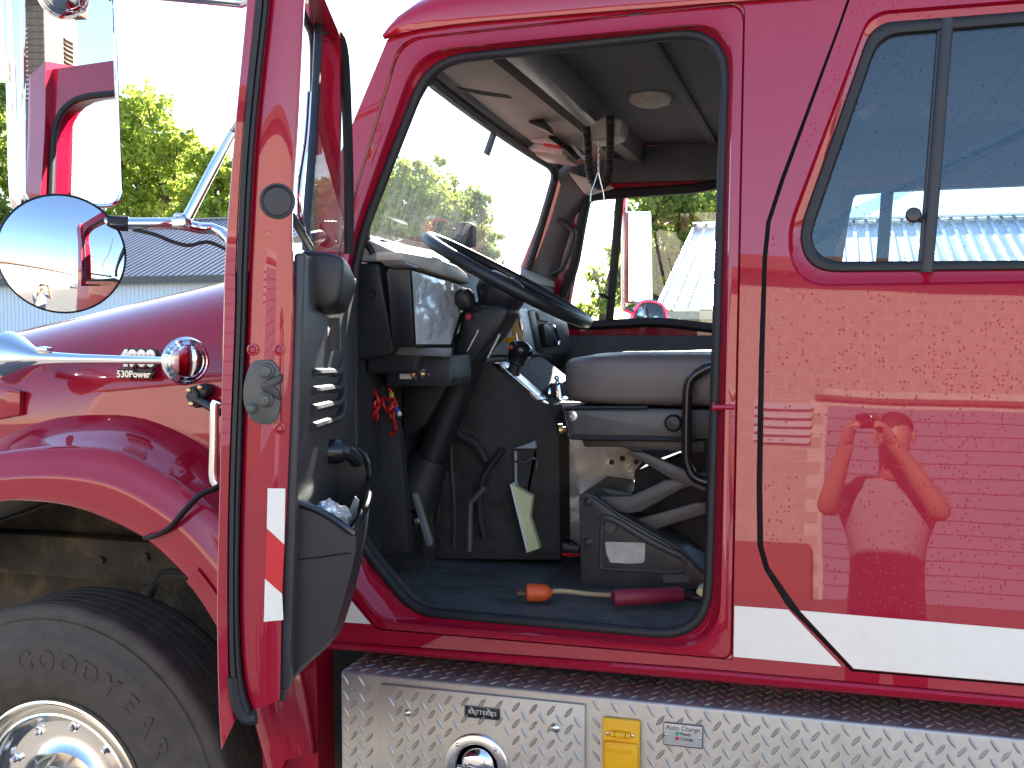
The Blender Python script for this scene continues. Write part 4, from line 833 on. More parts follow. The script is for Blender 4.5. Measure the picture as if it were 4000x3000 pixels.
mk('column_boot', tube([c0+cold*.46, c0+cold*.60], [.05, .075], 16), 'rubber', colm)
slab('dash_camera', [zR(1475,60), zR(1500,42), zR(1625,45), zR(1645,90), zR(1640,290), zR(1560,330), zR(1470,240)], .95, 1.0, 'black_plastic', truck, .012)
slab('camera_mount', [zR(1425,105), zR(1470,100), zR(1470,230), zR(1420,210)], .99, 1.01, 'dark_plastic', truck, .006)
# engine cover with gear shift
ec = slab('engine_cover', [zY(420,715), zY(480,735), zY(1000,1150), zY(1110,1190), (2185,1700), (2190,2190), (1560,2185), (1600,1700), (1780,1480)], .62, 1.2, 'engine_quilt', truck, .012)
slab('shift_plate', [zY(470,738), zY(545,735), zY(1000,1140), zY(935,1152)], .615, .70, 'steel', ec, .002)
slab('plate_strip', [zY(560,800), zY(590,800), zY(900,1060), zY(870,1062)], .610, .614, 'black_plastic', ec, .001)
slab('plate_badge', [zY(475,735), zY(560,740), zY(630,810), zY(545,812)], .606, .613, 'chrome', ec, .002)
for pts, r_ in (([(1300,300), (1150,520), (1120,760), (1160,980)], .011), ([(880,-40), (960,180), (1090,260), (1171,400)], .014), ([(700,60), (760,240), (820,520), (800,860)], .008)):
    mk('cover_hose', tube(crs([P(*zW(*p), .60) for p in pts], 24), r_, 8), 'liner_black', ec)
lev = mk('shift_lever', tube(crs([P(*p, .66) for p in (zY(760,640), zY(755,700), zY(720,800), zY(700,900))], 14), [.03]*3+[.026]*3+[.018]*8, 12), 'black_plastic', truck)
mk('shift_knob', lathe([(-.045, .018), (-.03, .026), (-.012, .034), (.004, .036), (.016, .030), (.024, .016), (.026, 0)], P(*zY(785,595), .66), V((.45, 0, .9)), 28), 'black_gloss', lev)
mk('range_button', lathe([(0, .006), (.008, .006), (.009, 0)], P(*zY(690,572), .63), (-.7, -.7, 0), 12), 'orange_rubber', lev)
mk('cover_seam', tube(crs([P(*p, .612) for p in (zW(900,230), zW(905,450), zW(925,700), zW(922,1060))], 16), .005, 6), 'seat_steel', ec)
mk('clutch_arm', tube(crs([P(*p, .56) for p in (zW(1160,590), zW(1065,700), zW(1050,740), zW(1042,1080))], 20), .008, 8), 'seat_arm_steel', truck)
ped = slab('pedal', [zW(597,650), zW(612,632), zW(640,635), zW(660,690), zW(755,1000), zW(755,1040), zW(715,1045), zW(700,1010)], .40, .415, 'grey_plastic', truck, .004)
slab('pedal_pad', [zW(490,790), zW(560,760), zW(620,800), zW(660,900), zW(630,950), zW(560,950), zW(500,880)], .47, .49, 'rubber', truck, .008)
mk('pedal_rod', tube([P(*zW(640,850), .43), P(*zW(560,860), .5)], .008, 8), 'steel', ped)
# aluminium side plate of the console between the seats
alu = slab('aluminium_plate', [zM(35,425), zM(75,425), zM(250,430), zM(560,440), zM(560,800), zM(515,860), zM(512,980), zM(300,1320), zM(38,1320)], .74, .76, 'turned_aluminium', truck, .002)
slab('plate_return', [zM(28,425), zM(36,425), zM(41,1320), zM(33,1320)], .735, .80, 'steel', alu, .001)
for p in ((65,468), (105,682), (378,798), (445,775), (530,797), (100,1187), (108,1312)): screw('rivet', P(*zM(*p), .739), (0, -1, 0), .008, 'dark_metal', alu)
slab('plate_text', [zM(48,725), zM(132,725), zM(132,733), zM(48,733)], .7385, .7395, 'paper', alu, 0)
blk = slab('console_edge', [zY(1130,960), zY(1200,950), zY(1220,1110), zY(1250,1140), zY(1250,1160), zY(1140,1155)], .78, .92, 'chrome', alu, .004)
for p in (zY(1180,905), zY(1188,955)): mk('console_stud', lathe([(0, .008), (.006, .008), (.01, .004), (.011, 0)], P(*p, .78), (-.3, -.9, .3), 14), 'chrome', alu)
mk('siren_funnel', lathe([(0, .004), (.03, .02), (.045, .032), (.05, .03)], P(*zY(975,1060), .76), (.9, -.1, .0), 18), 'chrome', alu)
slab('console_tray', [zH(1125,360), zH(1212,360), zH(1212,380), zH(1125,380)], .72, .76, 'paper', alu, .002)
slab('flash_case', [zH(1110,380), zH(1212,380), zH(1205,720), zH(1095,720)], .76, .86, 'black_plastic', alu, .004)
for i in range(8): slab('case_rib', [zH(1090,530+i*18), zH(1200,530+i*18), zH(1200,538+i*18), zH(1090,538+i*18)], .752, .76, 'dark_plastic', alu, .001)
mk('conduit', tube(crs([P(*zH(*p), .66) for p in ((1085,330), (1070,500), (1065,620), (1090,700), (1170,760), (1260,790), (1345,805))], 30), .013, 8), 'seat_arm_steel', alu)
mk('red_cable', tube(crs([P(*zH(*p), .64) for p in ((1120,755), (1150,795), (1230,830), (1350,838))], 18), .006, 6), 'wire_red', alu)
mk('thin_cable', tube(crs([P(*zH(*p), .70) for p in ((1140,520), (1200,640), (1270,730), (1350,790))], 18), .0035, 6), 'wire_black', alu)
mk('thin_cable', tube(crs([P(*zH(*p), .72) for p in ((1165,90), (1130,160), (1120,260), (1100,300), (1120,330))], 18), .004, 6), 'brass', alu)
mk('lamp_lens', lathe([(0, .028), (.01, .026), (.016, .016), (.018, 0)], P(*zH(1190,105), .74), (0, -1, 0.2), 20), 'chrome', alu)
# ---------- driver's seat
seat = thing('driver_seat', P(*zM(560,1570), .60), 'x', 'x', parent=truck); del seat['label']; del seat['category']
def cushion(x0, x1, y0, y1, z0, z1, e1=.32, e2=.42, n=36, puff=.0):
    bm = bmesh.new(); c = V(((x0+x1)/2, (y0+y1)/2, (z0+z1)/2)); a, b, h = (x1-x0)/2, (y1-y0)/2, (z1-z0)/2; rs = []
    sg = lambda t, e: math.copysign(abs(t)**e, t)
    for i in range(1, n//2):
        v = -math.pi/2 + math.pi*i/(n//2); ring = []
        for j in range(n*2):
            u = 2*math.pi*j/(n*2); p = V((a*sg(math.cos(v), e1)*sg(math.cos(u), e2), b*sg(math.cos(v), e1)*sg(math.sin(u), e2), h*sg(math.sin(v), e1)))
            q = c+p; q.z += puff*(p.x/a)*(1 if p.z > 0 else .2) + .004*noise.noise(q*9); ring.append(q)
        rs.append(ring)
    return loft(rs, cap0=True, cap1=True)
sp0 = P(*zM(60,300), .34)
mk('seat_cushion', cushion(P(*zM(48,330), .36).x, .02, .33, .82, P(*zM(300,455), .33).z, P(*zM(300,150), .34).z+.012, .30, .36, 40, .006), 'seat_vinyl', seat, ang=60)
mk('seat_back', cushion(-.22, -.08, .34, .80, 1.7, 2.28, .3, .3), 'seat_vinyl', seat, ang=60)
pan = slab('seat_pan', [zM(85,480), zM(105,462), zM(1060,475), zM(1060,650), zM(870,660), zM(135,648), zM(112,610)], .345, .80, 'seat_steel', seat, .006)
mk('pan_rim', tube(crs([P(*p, .342) for p in (zM(600,462), zM(110,465), zM(88,485), zM(112,605), zM(140,648), zM(500,655), zM(900,662))], 60), .005, 8), 'black_plastic', pan)
slab('pan_face', [zM(118,492), zM(150,482), zM(880,490), zM(880,640), zM(150,628)], .341, .345, 'seat_arm_steel', pan, .002)
mk('pan_bolt', lathe([(0, .0135), (.004, .013), (.005, .006), (.002, .005), (.002, 0)], P(*zM(137,512), .341), (0, -1, 0), 20), 'steel', pan)
mk('recline_knob', lathe([(0, .012), (.015, .012), (.018, .021), (.034, .022), (.042, .016), (.044, 0)], P(*zM(770,550), .345), (0, -1, 0), 24), 'black_plastic', pan)
mk('adjuster_knob', lathe([(0, .008), (.01, .008), (.012, .016), (.022, .016), (.026, .008), (.027, 0)], P(*zM(100,598), .40), (-1, -.4, 0), 18), 'brass', pan)
slab('slide_rail', [zM(190,655), zM(950,665), zM(950,740), zM(480,720), zM(440,705), zM(210,705)], .38, .78, 'seat_steel', seat, .004)
slab('scissor_arm', [zM(480,725), zM(575,735), zM(960,900), zM(960,985), zM(720,890), zM(520,770), zM(475,750)], .40, .425, 'seat_arm_steel', seat, .006)
slab('scissor_arm', [zM(300,1015), zM(420,1010), zM(500,1005), zM(700,910), zM(960,860), zM(960,940), zM(820,960), zM(560,1105), zM(480,1118), zM(400,1100)], .43, .45, 'seat_arm_steel', seat, .006)
slab('scissor_arm', [zM(480,1165), zM(900,1045), zM(960,1050), zM(960,1120), zM(620,1225), zM(560,1210)], .46, .48, 'seat_arm_steel', seat, .006)
slab('suspension_box', [zM(520,860), zM(960,700), zM(960,1500), zM(560,1200), zM(512,985)], .56, .76, 'liner_black', seat, .006)
pd = slab('pedestal', [zM(175,1005), zM(200,985), zM(255,1000), zM(400,1110), zM(815,1342), zM(950,1480), zM(960,1585), zM(185,1575)], .40, .80, 'seat_steel', seat, .005)
slab('pedestal_back', [zM(180,1000), zM(250,955), zM(310,955), zM(510,990), zM(520,1040), zM(280,1010)], .52, .78, 'seat_steel', pd, .004)
mk('pressed_rib', tube(crs([P(*p, .399) for p in (zM(320,1160), zM(345,1142), zM(420,1170), zM(560,1255), zM(700,1330), zM(800,1375), zM(835,1410))], 40), .010, 8), 'seat_steel', pd)
mk('pressed_edge', tube(crs([P(*p, .4) for p in (zM(318,1170), zM(312,1300), zM(310,1420), zM(330,1455), zM(500,1465), zM(780,1478), zM(830,1440), zM(836,1410))], 40), .005, 8), 'seat_steel', pd)
mk('pressed_edge', tube([P(*zM(262,1005), .4), P(*zM(420,1120), .4), P(*zM(815,1345), .4), P(*zM(945,1480), .4)], .005, 8), 'black_plastic', pd)
slab('worn_label', rl([(*zM(338,1290), 3), (*zM(586,1297), 8), (*zM(580,1420), 12), (*zM(480,1425), 3), (*zM(370,1418), 3), (*zM(345,1360), 6)], 3), .3975, .3988, 'label_worn', pd, 0)
slab('worn_label', [zM(690,1490), zM(850,1500), zM(858,1540), zM(700,1545)], .3975, .3988, 'seat_arm_steel', pd, 0)
for p in (zM(238,1040), zM(233,1293)): mk('pedestal_bolt', lathe([(0, .013), (.004, .012), (.005, .009), (.010, .008), (.011, 0)], P(*p, .4), (0, -1, 0), 16), 'dark_metal', pd)
mk('pressed_disc', lathe([(0, .018), (.003, .016), (.0035, 0)], P(*zM(370,1195), .4), (0, -1, 0), 24), 'seat_steel', pd)
mk('base_flange', box((P(*zM(560,1570), .6).x, .59, 1.137), (.44, .46, .012), .003), 'seat_steel', pd)
mk('armrest_loop', tube(crs([P(*p, .29) for p in (zM(1010,205), zM(950,228), zM(880,275), zM(850,340), zM(842,500), zM(840,700), zM(845,800), zM(880,880), zM(930,912), zM(1000,930))], 50), .0125, 10), 'black_gloss', seat)
slab('belt_tag', [zM(900,575), zM(930,545), zM(935,620), zM(918,605)], .36, .365, 'paper', seat, .0005)
# document holder
dh = slab('document_holder', [zN(1815,1250), zN(1990,1190), zN(2040,1165), zN(2050,1250)], .60, .66, 'pale_panel', truck, .002)
slab('holder_post', [zH(970,240), zH(985,240), zH(985,430), zH(975,430)], .60, .61, 'pale_panel', dh, .001); slab('holder_post', [zH(1085,240), zH(1105,240), zH(1060,480), zH(1040,480)], .62, .63, 'pale_panel', dh, .001)
slab('holder_back', [zH(985,310), zH(1085,310), zH(1060,480), zH(985,480)], .66, .665, 'headliner', dh, .001)
mk('holder_wire', tube(crs([P(*zH(*p), .59) for p in ((965,295), (1020,305), (1080,280), (1105,300), (1100,350))], 20), .0035, 6), 'steel', dh)
# ---------- overhead: header shelf, beams, lamp, microphone cord
head = mk('header_shelf', prism([V((x, .2, z)) for x, z in ((-.965, 2.445), (-.79, 2.475), (-.76, 2.52), (-.97, 2.50))], V((0, 1.58, 0)), .006), 'beige_plastic', truck)
mk('header_rail', loft([[ws(1.0, j/16)+bow(j/16)+V((0, 0, .0)) for j in range(17)], [ws(1.03, j/16)+V((.012, 0, -.004)) for j in range(17)], [ws(1.10, j/16)+V((.02, 0, .0)) for j in range(17)], [ws(1.12, j/16)+V((-.02, 0, .02)) for j in range(17)]], closed=False), 'black_plastic', truck)
mk('roof_trim', prism([V((x, .14, z)) for x, z in ((-.80, 2.472), (-.745, 2.48), (-.745, 2.52), (-.80, 2.52))], V((0, 1.66, 0)), .004), 'dark_cloth', truck)
mk('roof_beam', prism([V((x, .14, z)) for x, z in ((-.745, 2.455), (-.69, 2.45), (-.675, 2.52), (-.745, 2.52))], V((0, 1.66, 0)), .006), 'grey_plastic', truck)
mk('visor', prism([P(*p, .30) for p in (zX(240,345), zX(620,405), zX(640,425), zX(420,400), zX(260,365))], V((0, .02, 0)), .002), 'dark_cloth', truck)
shelf_books = [('paper', 720, 725, 1010, 765), ('red_tape', 900, 735, 1020, 800), ('paper', 770, 775, 1020, 820), ('beige_plastic', 810, 820, 1040, 855), ('dark_cloth', 760, 770, 1000, 782), ('paper_green', 800, 700, 900, 720)]
for i, (mt, x0, y0, x1, y1) in enumerate(shelf_books):
    a, b = P(*zX(x0, y0), 1.25), P(*zX(x1, y1), 1.25)
    mk('folder', box(((a.x+b.x)/2, 1.25+.03*i, (a.z+b.z)/2), (abs(b.x-a.x), .16, abs(a.z-b.z)*.8), .002, rot=Matrix.Rotation(R_(10), 3, 'Y')), mt, head)
mk('strap', tube([P(*p, 1.15) for p in (zX(920,700), zX(1060,800), zX(1130,870))], .012, 8, flat=.3), 'black_plastic', head)
slab('radio', [zX(745,575), zX(880,600), zX(895,665), zX(770,610)], .9, 1.0, 'black_plastic', head, .003)
slab('radio_panel', [zX(1070,770), zX(1095,765), zX(1150,830), zX(1130,850)], 1.1, 1.2, 'pale_panel', head, .002)
slab('corner_trim', [zX(1050,960), zX(1360,1060), zX(1165,1118), zX(1100,1030)], 1.62, 1.70, 'beige_plastic', head, .006)
slab('windscreen_sticker', [zX(492,675), zX(532,700), zX(482,850), zX(438,825)], .86, .862, 'dark_plastic', truck, 0)
lamp = mk('dome_lamp', lathe([(0, .065), (.012, .063), (.02, .05), (.024, 0)], P(*zX(1640,420), .95)+V((0, 0, .0)), (0, -.15, -1), 28), 'label_worn', truck)
slab('lamp_base', [zX(1530,380), zX(1740,380), zX(1760,430), zX(1560,440)], .93, 1.05, 'black_plastic', lamp, .01)
mh = slab('microphone_holder', [zX(1190,640), zX(1300,560), zX(1440,580), zX(1420,690), zX(1360,715), zX(1200,740)], .88, 1.0, 'beige_plastic', truck, .008)
mk('coiled_cord', tube(crs([P(*zX(*p), .86) for p in ((1178,640), (1185,700), (1192,760), (1195,860), (1205,960), (1230,1030), (1275,1060), (1315,1045), (1340,980), (1348,860), (1352,720), (1352,560))], 170), [.0125+.0018*math.sin(i*1.9) for i in range(170)], 8), 'wire_black', mh)
for i in range(12): mk('chain_link', tube([P(*zX(1268+6*math.cos(k)*(1 if i % 2 else .4), 720+i*22+12*math.sin(k)), .85) for k in (0, 1.05, 2.1, 3.14, 4.2, 5.2)], .0016, 5, closed=True), 'steel', mh)
mk('hook_wire', tube(crs([P(*zX(*p), .85) for p in ((1265,965), (1235,1060), (1218,1110), (1212,1175))], 16), .0028, 6), 'steel', mh); mk('hook_wire', tube(crs([P(*zX(*p), .85) for p in ((1270,965), (1290,1050), (1305,1110), (1312,1165))], 16), .0028, 6), 'steel', mh)
# ribbed mat along the sill
bm = bmesh.new()
for i in range(70): box((-.92+i*.0098, .085, 1.131), (.0045, .075, .006), 0, bm=bm)
mk('sill_ribs', bm, 'floor_mat', truck, kind='stuff')
mk('sill_plate', prism([V((x, y, 1.128)) for x, y in ((-.95, .028), (-.20, .028), (-.20, .13), (-.95, .13))], V((0, 0, .004))), 'floor_mat', truck)
# passenger-side mirror beyond the far window
FMN = V((.80, -.60, 0)).normalized(); FMC = P(*zV(830,850), 2.14); FM = lambda x, y, o=0.0: hit(*zV(x, y), FMC+FMN*o, FMN)
fm = mk('passenger_mirror', prism([FM(*p, -.004) for p in ((690,350), (960,350), (975,1350), (690,1340))], FMN*-.04, .008), 'beige_plastic', truck)
mk('passenger_mirror_glass', prism([FM(*p) for p in ((705,370), (945,370), (958,1330), (705,1320))], FMN*.003), 'mirror_glass', fm, ang=None)
mk('mirror_post', tube([P(*zV(660,150), 2.1), P(*zV(655,900), 2.1), P(*zV(655,1400), 2.1)], .012, 10), 'chrome', fm)
mk('round_mirror', lathe([(0, .085), (.01, .086), (.03, .06), (.038, 0)], P(*zV(930,1520), 2.12), (.1, -1, 0), 32), 'chrome', fm)
mk('mirror_stay', tube(crs([P(*p, 2.1) for p in (zV(655,1400), zV(760,1440), zV(850,1500), zV(900,1560))], 14), .012, 8), 'chrome', fm)

# ---------- loose things in the cab
cord = thing('extension_cord', P(2120, 2300, .2), 'tan extension cord end with orange plug and maroon grip lying on the sill', 'cord')
CZ = 1.152
CQ = lambda x, y, dz=0.0: PZ(*zH(x, y), CZ+dz)
pa, pb = CQ(1040,1055,.008), CQ(1160,1055,.008)
mk('plug', lathe([(0, .020), (.004, .023), (.035, .022), (.05, .020), (.062, .010), (.066, .006)], pa, pb-pa, 20), 'orange_rubber', cord)
for s in (-1, 1): mk('prong', box(pa - (pb-pa).normalized()*.010 + V((0, s*.008, 0)), (.022, .002, .007)), 'brass', cord)
mk('flex', tube(crs([CQ(1155,1052,.006), CQ(1250,1045,.004), CQ(1400,1062,0), CQ(1545,1070,.004)], 24), .006, 8), 'tan_cord', cord)
ga, gb = CQ(1540,1085,.012), CQ(1940,1062,.012)
mk('grip', tube([ga, ga.lerp(gb, .03), ga.lerp(gb, .5), ga.lerp(gb, .97), gb], [.017, .021, .020, .019, .015], 16), 'maroon_grip', cord)
mk('grip_tip', tube([gb, gb+(gb-ga)*.12], .013, 12), 'black_plastic', cord)
yb = slab('sponge', [zH(2010,1045), zH(2050,1025), zH(2090,1030), zH(2090,1085), zH(2030,1080)], .16, .22, 'paper_green', None, .008); tag(yb, 'small yellow sponge tucked beside the seat base at the door seal', 'sponge')
# sheaf of paper leaning by the console
sh = thing('paper_sheaf', P(*zH(1045,820), .55), 'sheaf of white and green paper leaning below the document holder', 'papers')
mk('white_sheet', prism([P(*zH(*p), .56) for p in ((945,430), (958,435), (1055,820), (1042,825))], V((.0, .16, 0)), .001), 'paper', sh)
mk('green_sheet', prism([P(*zH(*p), .57) for p in ((955,432), (1075,500), (1060,620), (1115,800), (1052,822))], V((0, .03, 0)), .001), 'paper_green', sh)
# crumpled wrappers in the map pocket
def crumple(c, r, seed, sq=(1, 1, 1)):
    bm = bmesh.new(); bmesh.ops.create_icosphere(bm, subdivisions=3, radius=1)
    for v in bm.verts:
        d = v.co.normalized(); k = 1+.45*noise.noise(d*2.3+V((seed, 0, 0)))+.25*abs(noise.noise(d*5+V((0, seed, 0)))); v.co = V(c)+V((d.x*sq[0], d.y*sq[1], d.z*sq[2]))*r*k
    return bm
o = mk('crumpled_paper', crumple(LP(*zP(305,262), .15), .026, 3, (1.1, 1.1, .9)), 'beige_plastic', ang=12); tag(o, 'crumpled white paper sticking out of the door map pocket', 'paper')
o = mk('foil_wrapper', crumple(LP(*zP(255,215), .10), .020, 8), 'film', ang=12); tag(o, 'small crumpled foil wrapper at the rim of the door map pocket', 'wrapper')
o = mk('folded_card', prism(LPs([zP(490,80), zP(525,115), zP(505,240), zP(440,330), zP(415,250)], .25), DU*-.004, .001), 'grey_plastic'); tag(o, 'grey folded card standing inside the door map pocket', 'card')

# ================================================================== surroundings in front of the camera
def wall_box(x0, x1, y0, y1, z0, z1): return box(((x0+x1)/2, (y0+y1)/2, (z0+z1)/2), (x1-x0, y1-y0, z1-z0))
# long shed on the left
YS = 27.0; xe = P(900, 1095, YS).x; ez = P(300, 1092, YS).z; rz = P(600, 872, YS+6).z
shed = thing('long_shed', (-30, YS+6, 0), 'long white ribbed metal shed with grey corrugated roof behind the hood', 'building')
mk('wall', wall_box(-60, xe, YS, YS+8, 0, ez), 'white_siding', shed, ang=None)
bm = bmesh.new()
for i in range(230): x = xe-.08-i*.155; box((x, YS-.012, ez/2-.03), (.03, .024, ez-.08), bm=bm)
mk('wall_ribs', bm, 'white_siding', shed, ang=None, kind='stuff')
th = math.atan2(rz-ez, 6.4)
bm = prism([V((-60, YS-.4, ez-.02)), V((xe+.3, YS-.4, ez-.02)), V((xe+.3, YS+6, rz)), V((-60, YS+6, rz))], V((0, 0, .06))); roof = mk('roof', bm, 'grey_roof', shed, ang=None)
mk('roof_slope', prism([V((-60, YS+6, rz)), V((xe+.3, YS+6, rz)), V((xe+.3, YS+8.2, rz-.7)), V((-60, YS+8.2, rz-.7))], V((0, 0, .06))), 'grey_roof', shed, ang=None)
bm = bmesh.new()
for i in range(150):
    x = xe+.2-i*.23; prism([V((x-.03, YS-.41, ez+.04)), V((x+.03, YS-.41, ez+.04)), V((x+.03, YS+6, rz+.06)), V((x-.03, YS+6, rz+.06))], V((0, 0, .035)), bm=bm)
mk('roof_ribs', bm, 'grey_roof', roof, ang=None, kind='stuff')
mk('fascia', wall_box(-60, xe+.3, YS-.46, YS-.41, ez-.17, ez+.05), 'dark_gutter', shed, ang=None)
mk('ridge_cap', wall_box(-60, xe+.3, YS+5.85, YS+6.15, rz+.07, rz+.12), 'grey_roof', roof, ang=None)
# white-roofed shed on the right, seen through the cab
Y1, Y2 = 15.7, 21.0; gx = P(2562, 1208, Y1).x; z1 = P(2562, 1210, Y1).z; z2 = P(2900, 882, Y2).z
rs = thing('white_roofed_shed', (gx+10, Y2, 0), 'low tan shed with bright white ribbed metal roof beyond the cab windows', 'building')
mk('wall', wall_box(gx+.35, gx+26, Y1+.5, Y2+5, 0, z1-.05), 'tan_wall', rs, ang=None)
mk('fascia', wall_box(gx, gx+26.3, Y1-.03, Y1+.02, z1-.16, z1-.02), 'tan_wall', rs, ang=None)
for i in range(7): mk('opening', wall_box(gx+1.2+i*3.4, gx+3.0+i*3.4, Y1+.46, Y1+.49, .3, z1-.45), 'dark_gutter', rs, ang=None)
bm = bmesh.new(); prism([V((0, 0, 0)), V((.93, 0, 0)), V((.93, Y2-Y1, z2-z1)), V((0, Y2-Y1, z2-z1))], V((0, 0, .02)), bm=bm)
for k in range(4):
    x = .03+k*.232; prism([V((x-.03, -.01, .02)), V((x+.03, -.01, .02)), V((x+.03, Y2-Y1, z2-z1+.02)), V((x-.03, Y2-Y1, z2-z1+.02))], V((0, 0, .04)), bm=bm)
me = bpy.data.meshes.new('roof_panel'); bm.to_mesh(me); bm.free(); me.materials.append(MATS['pale_roof'])
for i in range(28): link('roof_panel', me, V((gx+i*.932, Y1, z1+.001*(i % 2))), rs)
mk('roof_slope', prism([V((gx, Y2, z2)), V((gx+26.1, Y2, z2)), V((gx+26.1, Y2+5.4, z1)), V((gx, Y2+5.4, z1))], V((0, 0, .03))), 'pale_roof', rs, ang=None)
mk('ridge_cap', wall_box(gx-.02, gx+26.1, Y2-.2, Y2+.2, z2+.05, z2+.09), 'pale_roof', rs, ang=None)
# ---------- trees
def tree(label, base, lobes, mat, n, size, name='tree', gap=0.0, group=None, seed=1):
    rnd = random.Random(seed); t = thing(name, (base[0], base[1], 0), label, 'tree', group)
    top = max(c.z for c, r in lobes); bx, by = base
    bm = tube(crs([V((bx, by, -.1)), V((bx+.1, by, 1.5)), V((bx-.1, by+.1, top*.45)), V((bx+.1, by, top*.8))], 16), [.34-.30*i/15 for i in range(16)], 9)
    for c, r in lobes:
        s = V((bx, by, max(1.2, c.z-r*1.6)*.8)); tube(crs([s, s.lerp(c, .45)+V((0, 0, r*.15)), c, c+V((rnd.uniform(-.4, .4)*r, rnd.uniform(-.4, .4)*r, r*.6))], 12), [.13-.115*i/11 for i in range(12)], 6, bm=bm)
        for k in range(5):
            e = c+V((rnd.uniform(-1, 1), rnd.uniform(-1, 1), rnd.uniform(-.8, .9)))*r*.75; tube([c-V((0, 0, r*.4)), c.lerp(e, .5)+V((0, 0, .1)), e], [.06, .04, .012], 5, bm=bm)
    mk('trunk', bm, 'bark', t, ang=60)
    tot = sum(r**2 for c, r in lobes); vs, fs, tone = [], [], []
    for c, r in lobes:
        clumps = [(c + V((rnd.gauss(0, 1), rnd.gauss(0, 1), rnd.gauss(0, 1))).normalized()*r*rnd.uniform(.35, 1.0), r*rnd.uniform(.16, .34), rnd.random()) for _ in range(int(34+r*9))]
        for i in range(int(n*r*r/tot)):
            cc_, cr_, tn = rnd.choice(clumps); d = V((rnd.gauss(0, 1), rnd.gauss(0, 1), rnd.gauss(0, .8))).normalized()
            p = cc_ + d*cr_*(rnd.random()**.4)
            nn = (d + V((rnd.uniform(-1, 1), rnd.uniform(-1, 1), rnd.uniform(-.4, 1.2)))).normalized(); u = nn.orthogonal().normalized(); u = (Matrix.Rotation(rnd.uniform(0, 6.28), 3, nn) @ u); v = nn.cross(u)
            s = size*rnd.uniform(.6, 1.25); k = len(vs)
            vs += [p-u*s, p-u*.25*s+v*.62*s+nn*.1*s, p+u*s, p-u*.25*s-v*.62*s+nn*.1*s]; fs.append((k, k+1, k+2, k+3)); tone.append(min(1, max(0, tn*.6+rnd.random()*.4)))
    me = bpy.data.meshes.new('crown'); me.from_pydata([v - V((bx, by, 0)) for v in vs], [], fs)
    at = me.attributes.new('tone', 'FLOAT', 'FACE'); at.data.foreach_set('value', tone); me.materials.append(MATS[mat])
    link('crown', me, V((bx, by, 0)), t); return t
def lobe(px, py, rp, y):
    c = P(px, py, y); return (c, rp*(c-CAM).dot(FWD)/FPX)
def T(label, y, ls, mat, n, size, seed, **kw):
    lo = [lobe(*l, y + kw.get('dy', 0)*((i % 3)-1)) for i, l in enumerate(ls)]; kw.pop('dy', None)
    return tree(label, (lo[0][0].x, y), lo, mat, n, size, seed=seed, **kw)
T('bright green broadleaf tree behind the grey roof, right of the tall mirror', 46, [(600,520,170), (520,430,120), (560,680,190), (690,600,110), (470,620,170), (640,800,150), (500,820,160)], 'leaf_green', 15000, .16, 11, dy=1.2)
T('smaller green tree behind the chrome mirror strut', 42, [(800,640,95), (840,740,120), (760,780,110), (860,860,110), (740,880,120), (900,700,100)], 'leaf_green', 11000, .13, 12, dy=.8)
T('dark green tree at the left edge beside the chrome mirror', 38, [(-90,520,150), (-60,380,110), (-40,700,160), (-120,860,170), (0,900,90)], 'leaf_dark', 12000, .15, 13, dy=1)
T('green tree filling the lower left of the windscreen', 44, [(1560,790,190), (1480,690,130), (1640,720,130), (1420,900,200), (1700,860,150), (1580,980,170)], 'leaf_green', 14000, .15, 14, dy=1.2)
T('green tree in the middle of the windscreen behind the steering wheel', 48, [(1800,830,120), (1760,940,150), (1880,960,90), (1850,1040,120), (1700,1060,160), (1920,1080,80)], 'leaf_dark', 12000, .16, 15, dy=1)
T('tall sparse tree seen through the passenger window beside the far mirror', 30, [(2560,820,150), (2620,960,160), (2510,960,120), (2480,1100,120), (2700,780,140), (2590,1110,130)], 'leaf_dark', 6500, .11, 16, dy=1)
T('tall sparse tree above the white roof in the passenger window', 36, [(2760,760,150), (2700,900,130), (2850,840,160), (2660,1040,120)], 'leaf_green', 5500, .12, 17, dy=1)
T('small airy tree low in the front quarter of the passenger window', 40, [(2350,1180,60), (2330,1080,50), (2400,1000,60), (2300,1230,60), (2420,1150,60)], 'leaf_green', 1500, .10, 18, dy=.5)

# ================================================================== behind the camera: what the paint and mirrors show
hall = thing('block_hall', (3, -22, 0), 'cream concrete block hall with a grey roller door, facing the truck', 'building')
BETA = R_(-14); wd = V((math.cos(BETA), math.sin(BETA), 0)); wn = V((-wd.y, wd.x, 0)); W_0 = V((0, -15.5, 0))
HB = lambda s, z, d=0.0: W_0 + wd*s + V((0, 0, z)) + wn*d
mk('wall_core', prism([HB(-13, -.05, -.05), HB(30, -.05, -.05), HB(30, 5.2, -.05), HB(-13, 5.2, -.05)], wn*-9), 'mortar', hall, ang=None)
GD = (-1.0, 4.2, 3.2)                          # roller door: from, to, top
bl = box((0, 0, 0), (.381, .09, .181), .006, seg=1); me = bpy.data.meshes.new('block'); bl.to_mesh(me); bl.free(); me.materials.append(MATS['concrete_block'])
spots = []
for r in range(26):
    for i in range(108):
        s = -12.8+i*.398+(.199 if r % 2 else 0); z = .1+r*.198
        if s > 29.8 or (GD[0]-.2 < s < GD[1]+.2 and z < GD[2]+.08): continue
        spots.append((s, z))
near = sorted(spots, key=lambda q: abs(q[0]-1.5)*.55 + abs(q[1]-4.2))
rotm = Matrix.Rotation(BETA, 4, 'Z')
for s, z in near[:300]:
    o = link('block', me, HB(s, z, -.086+random.uniform(-.002, .002)), hall); o.rotation_euler = (0, 0, BETA)
bm = bmesh.new()
for s, z in near[300:]: box(HB(s, z, -.086), (.381, .09, .181), rot=rotm.to_3x3(), bm=bm)
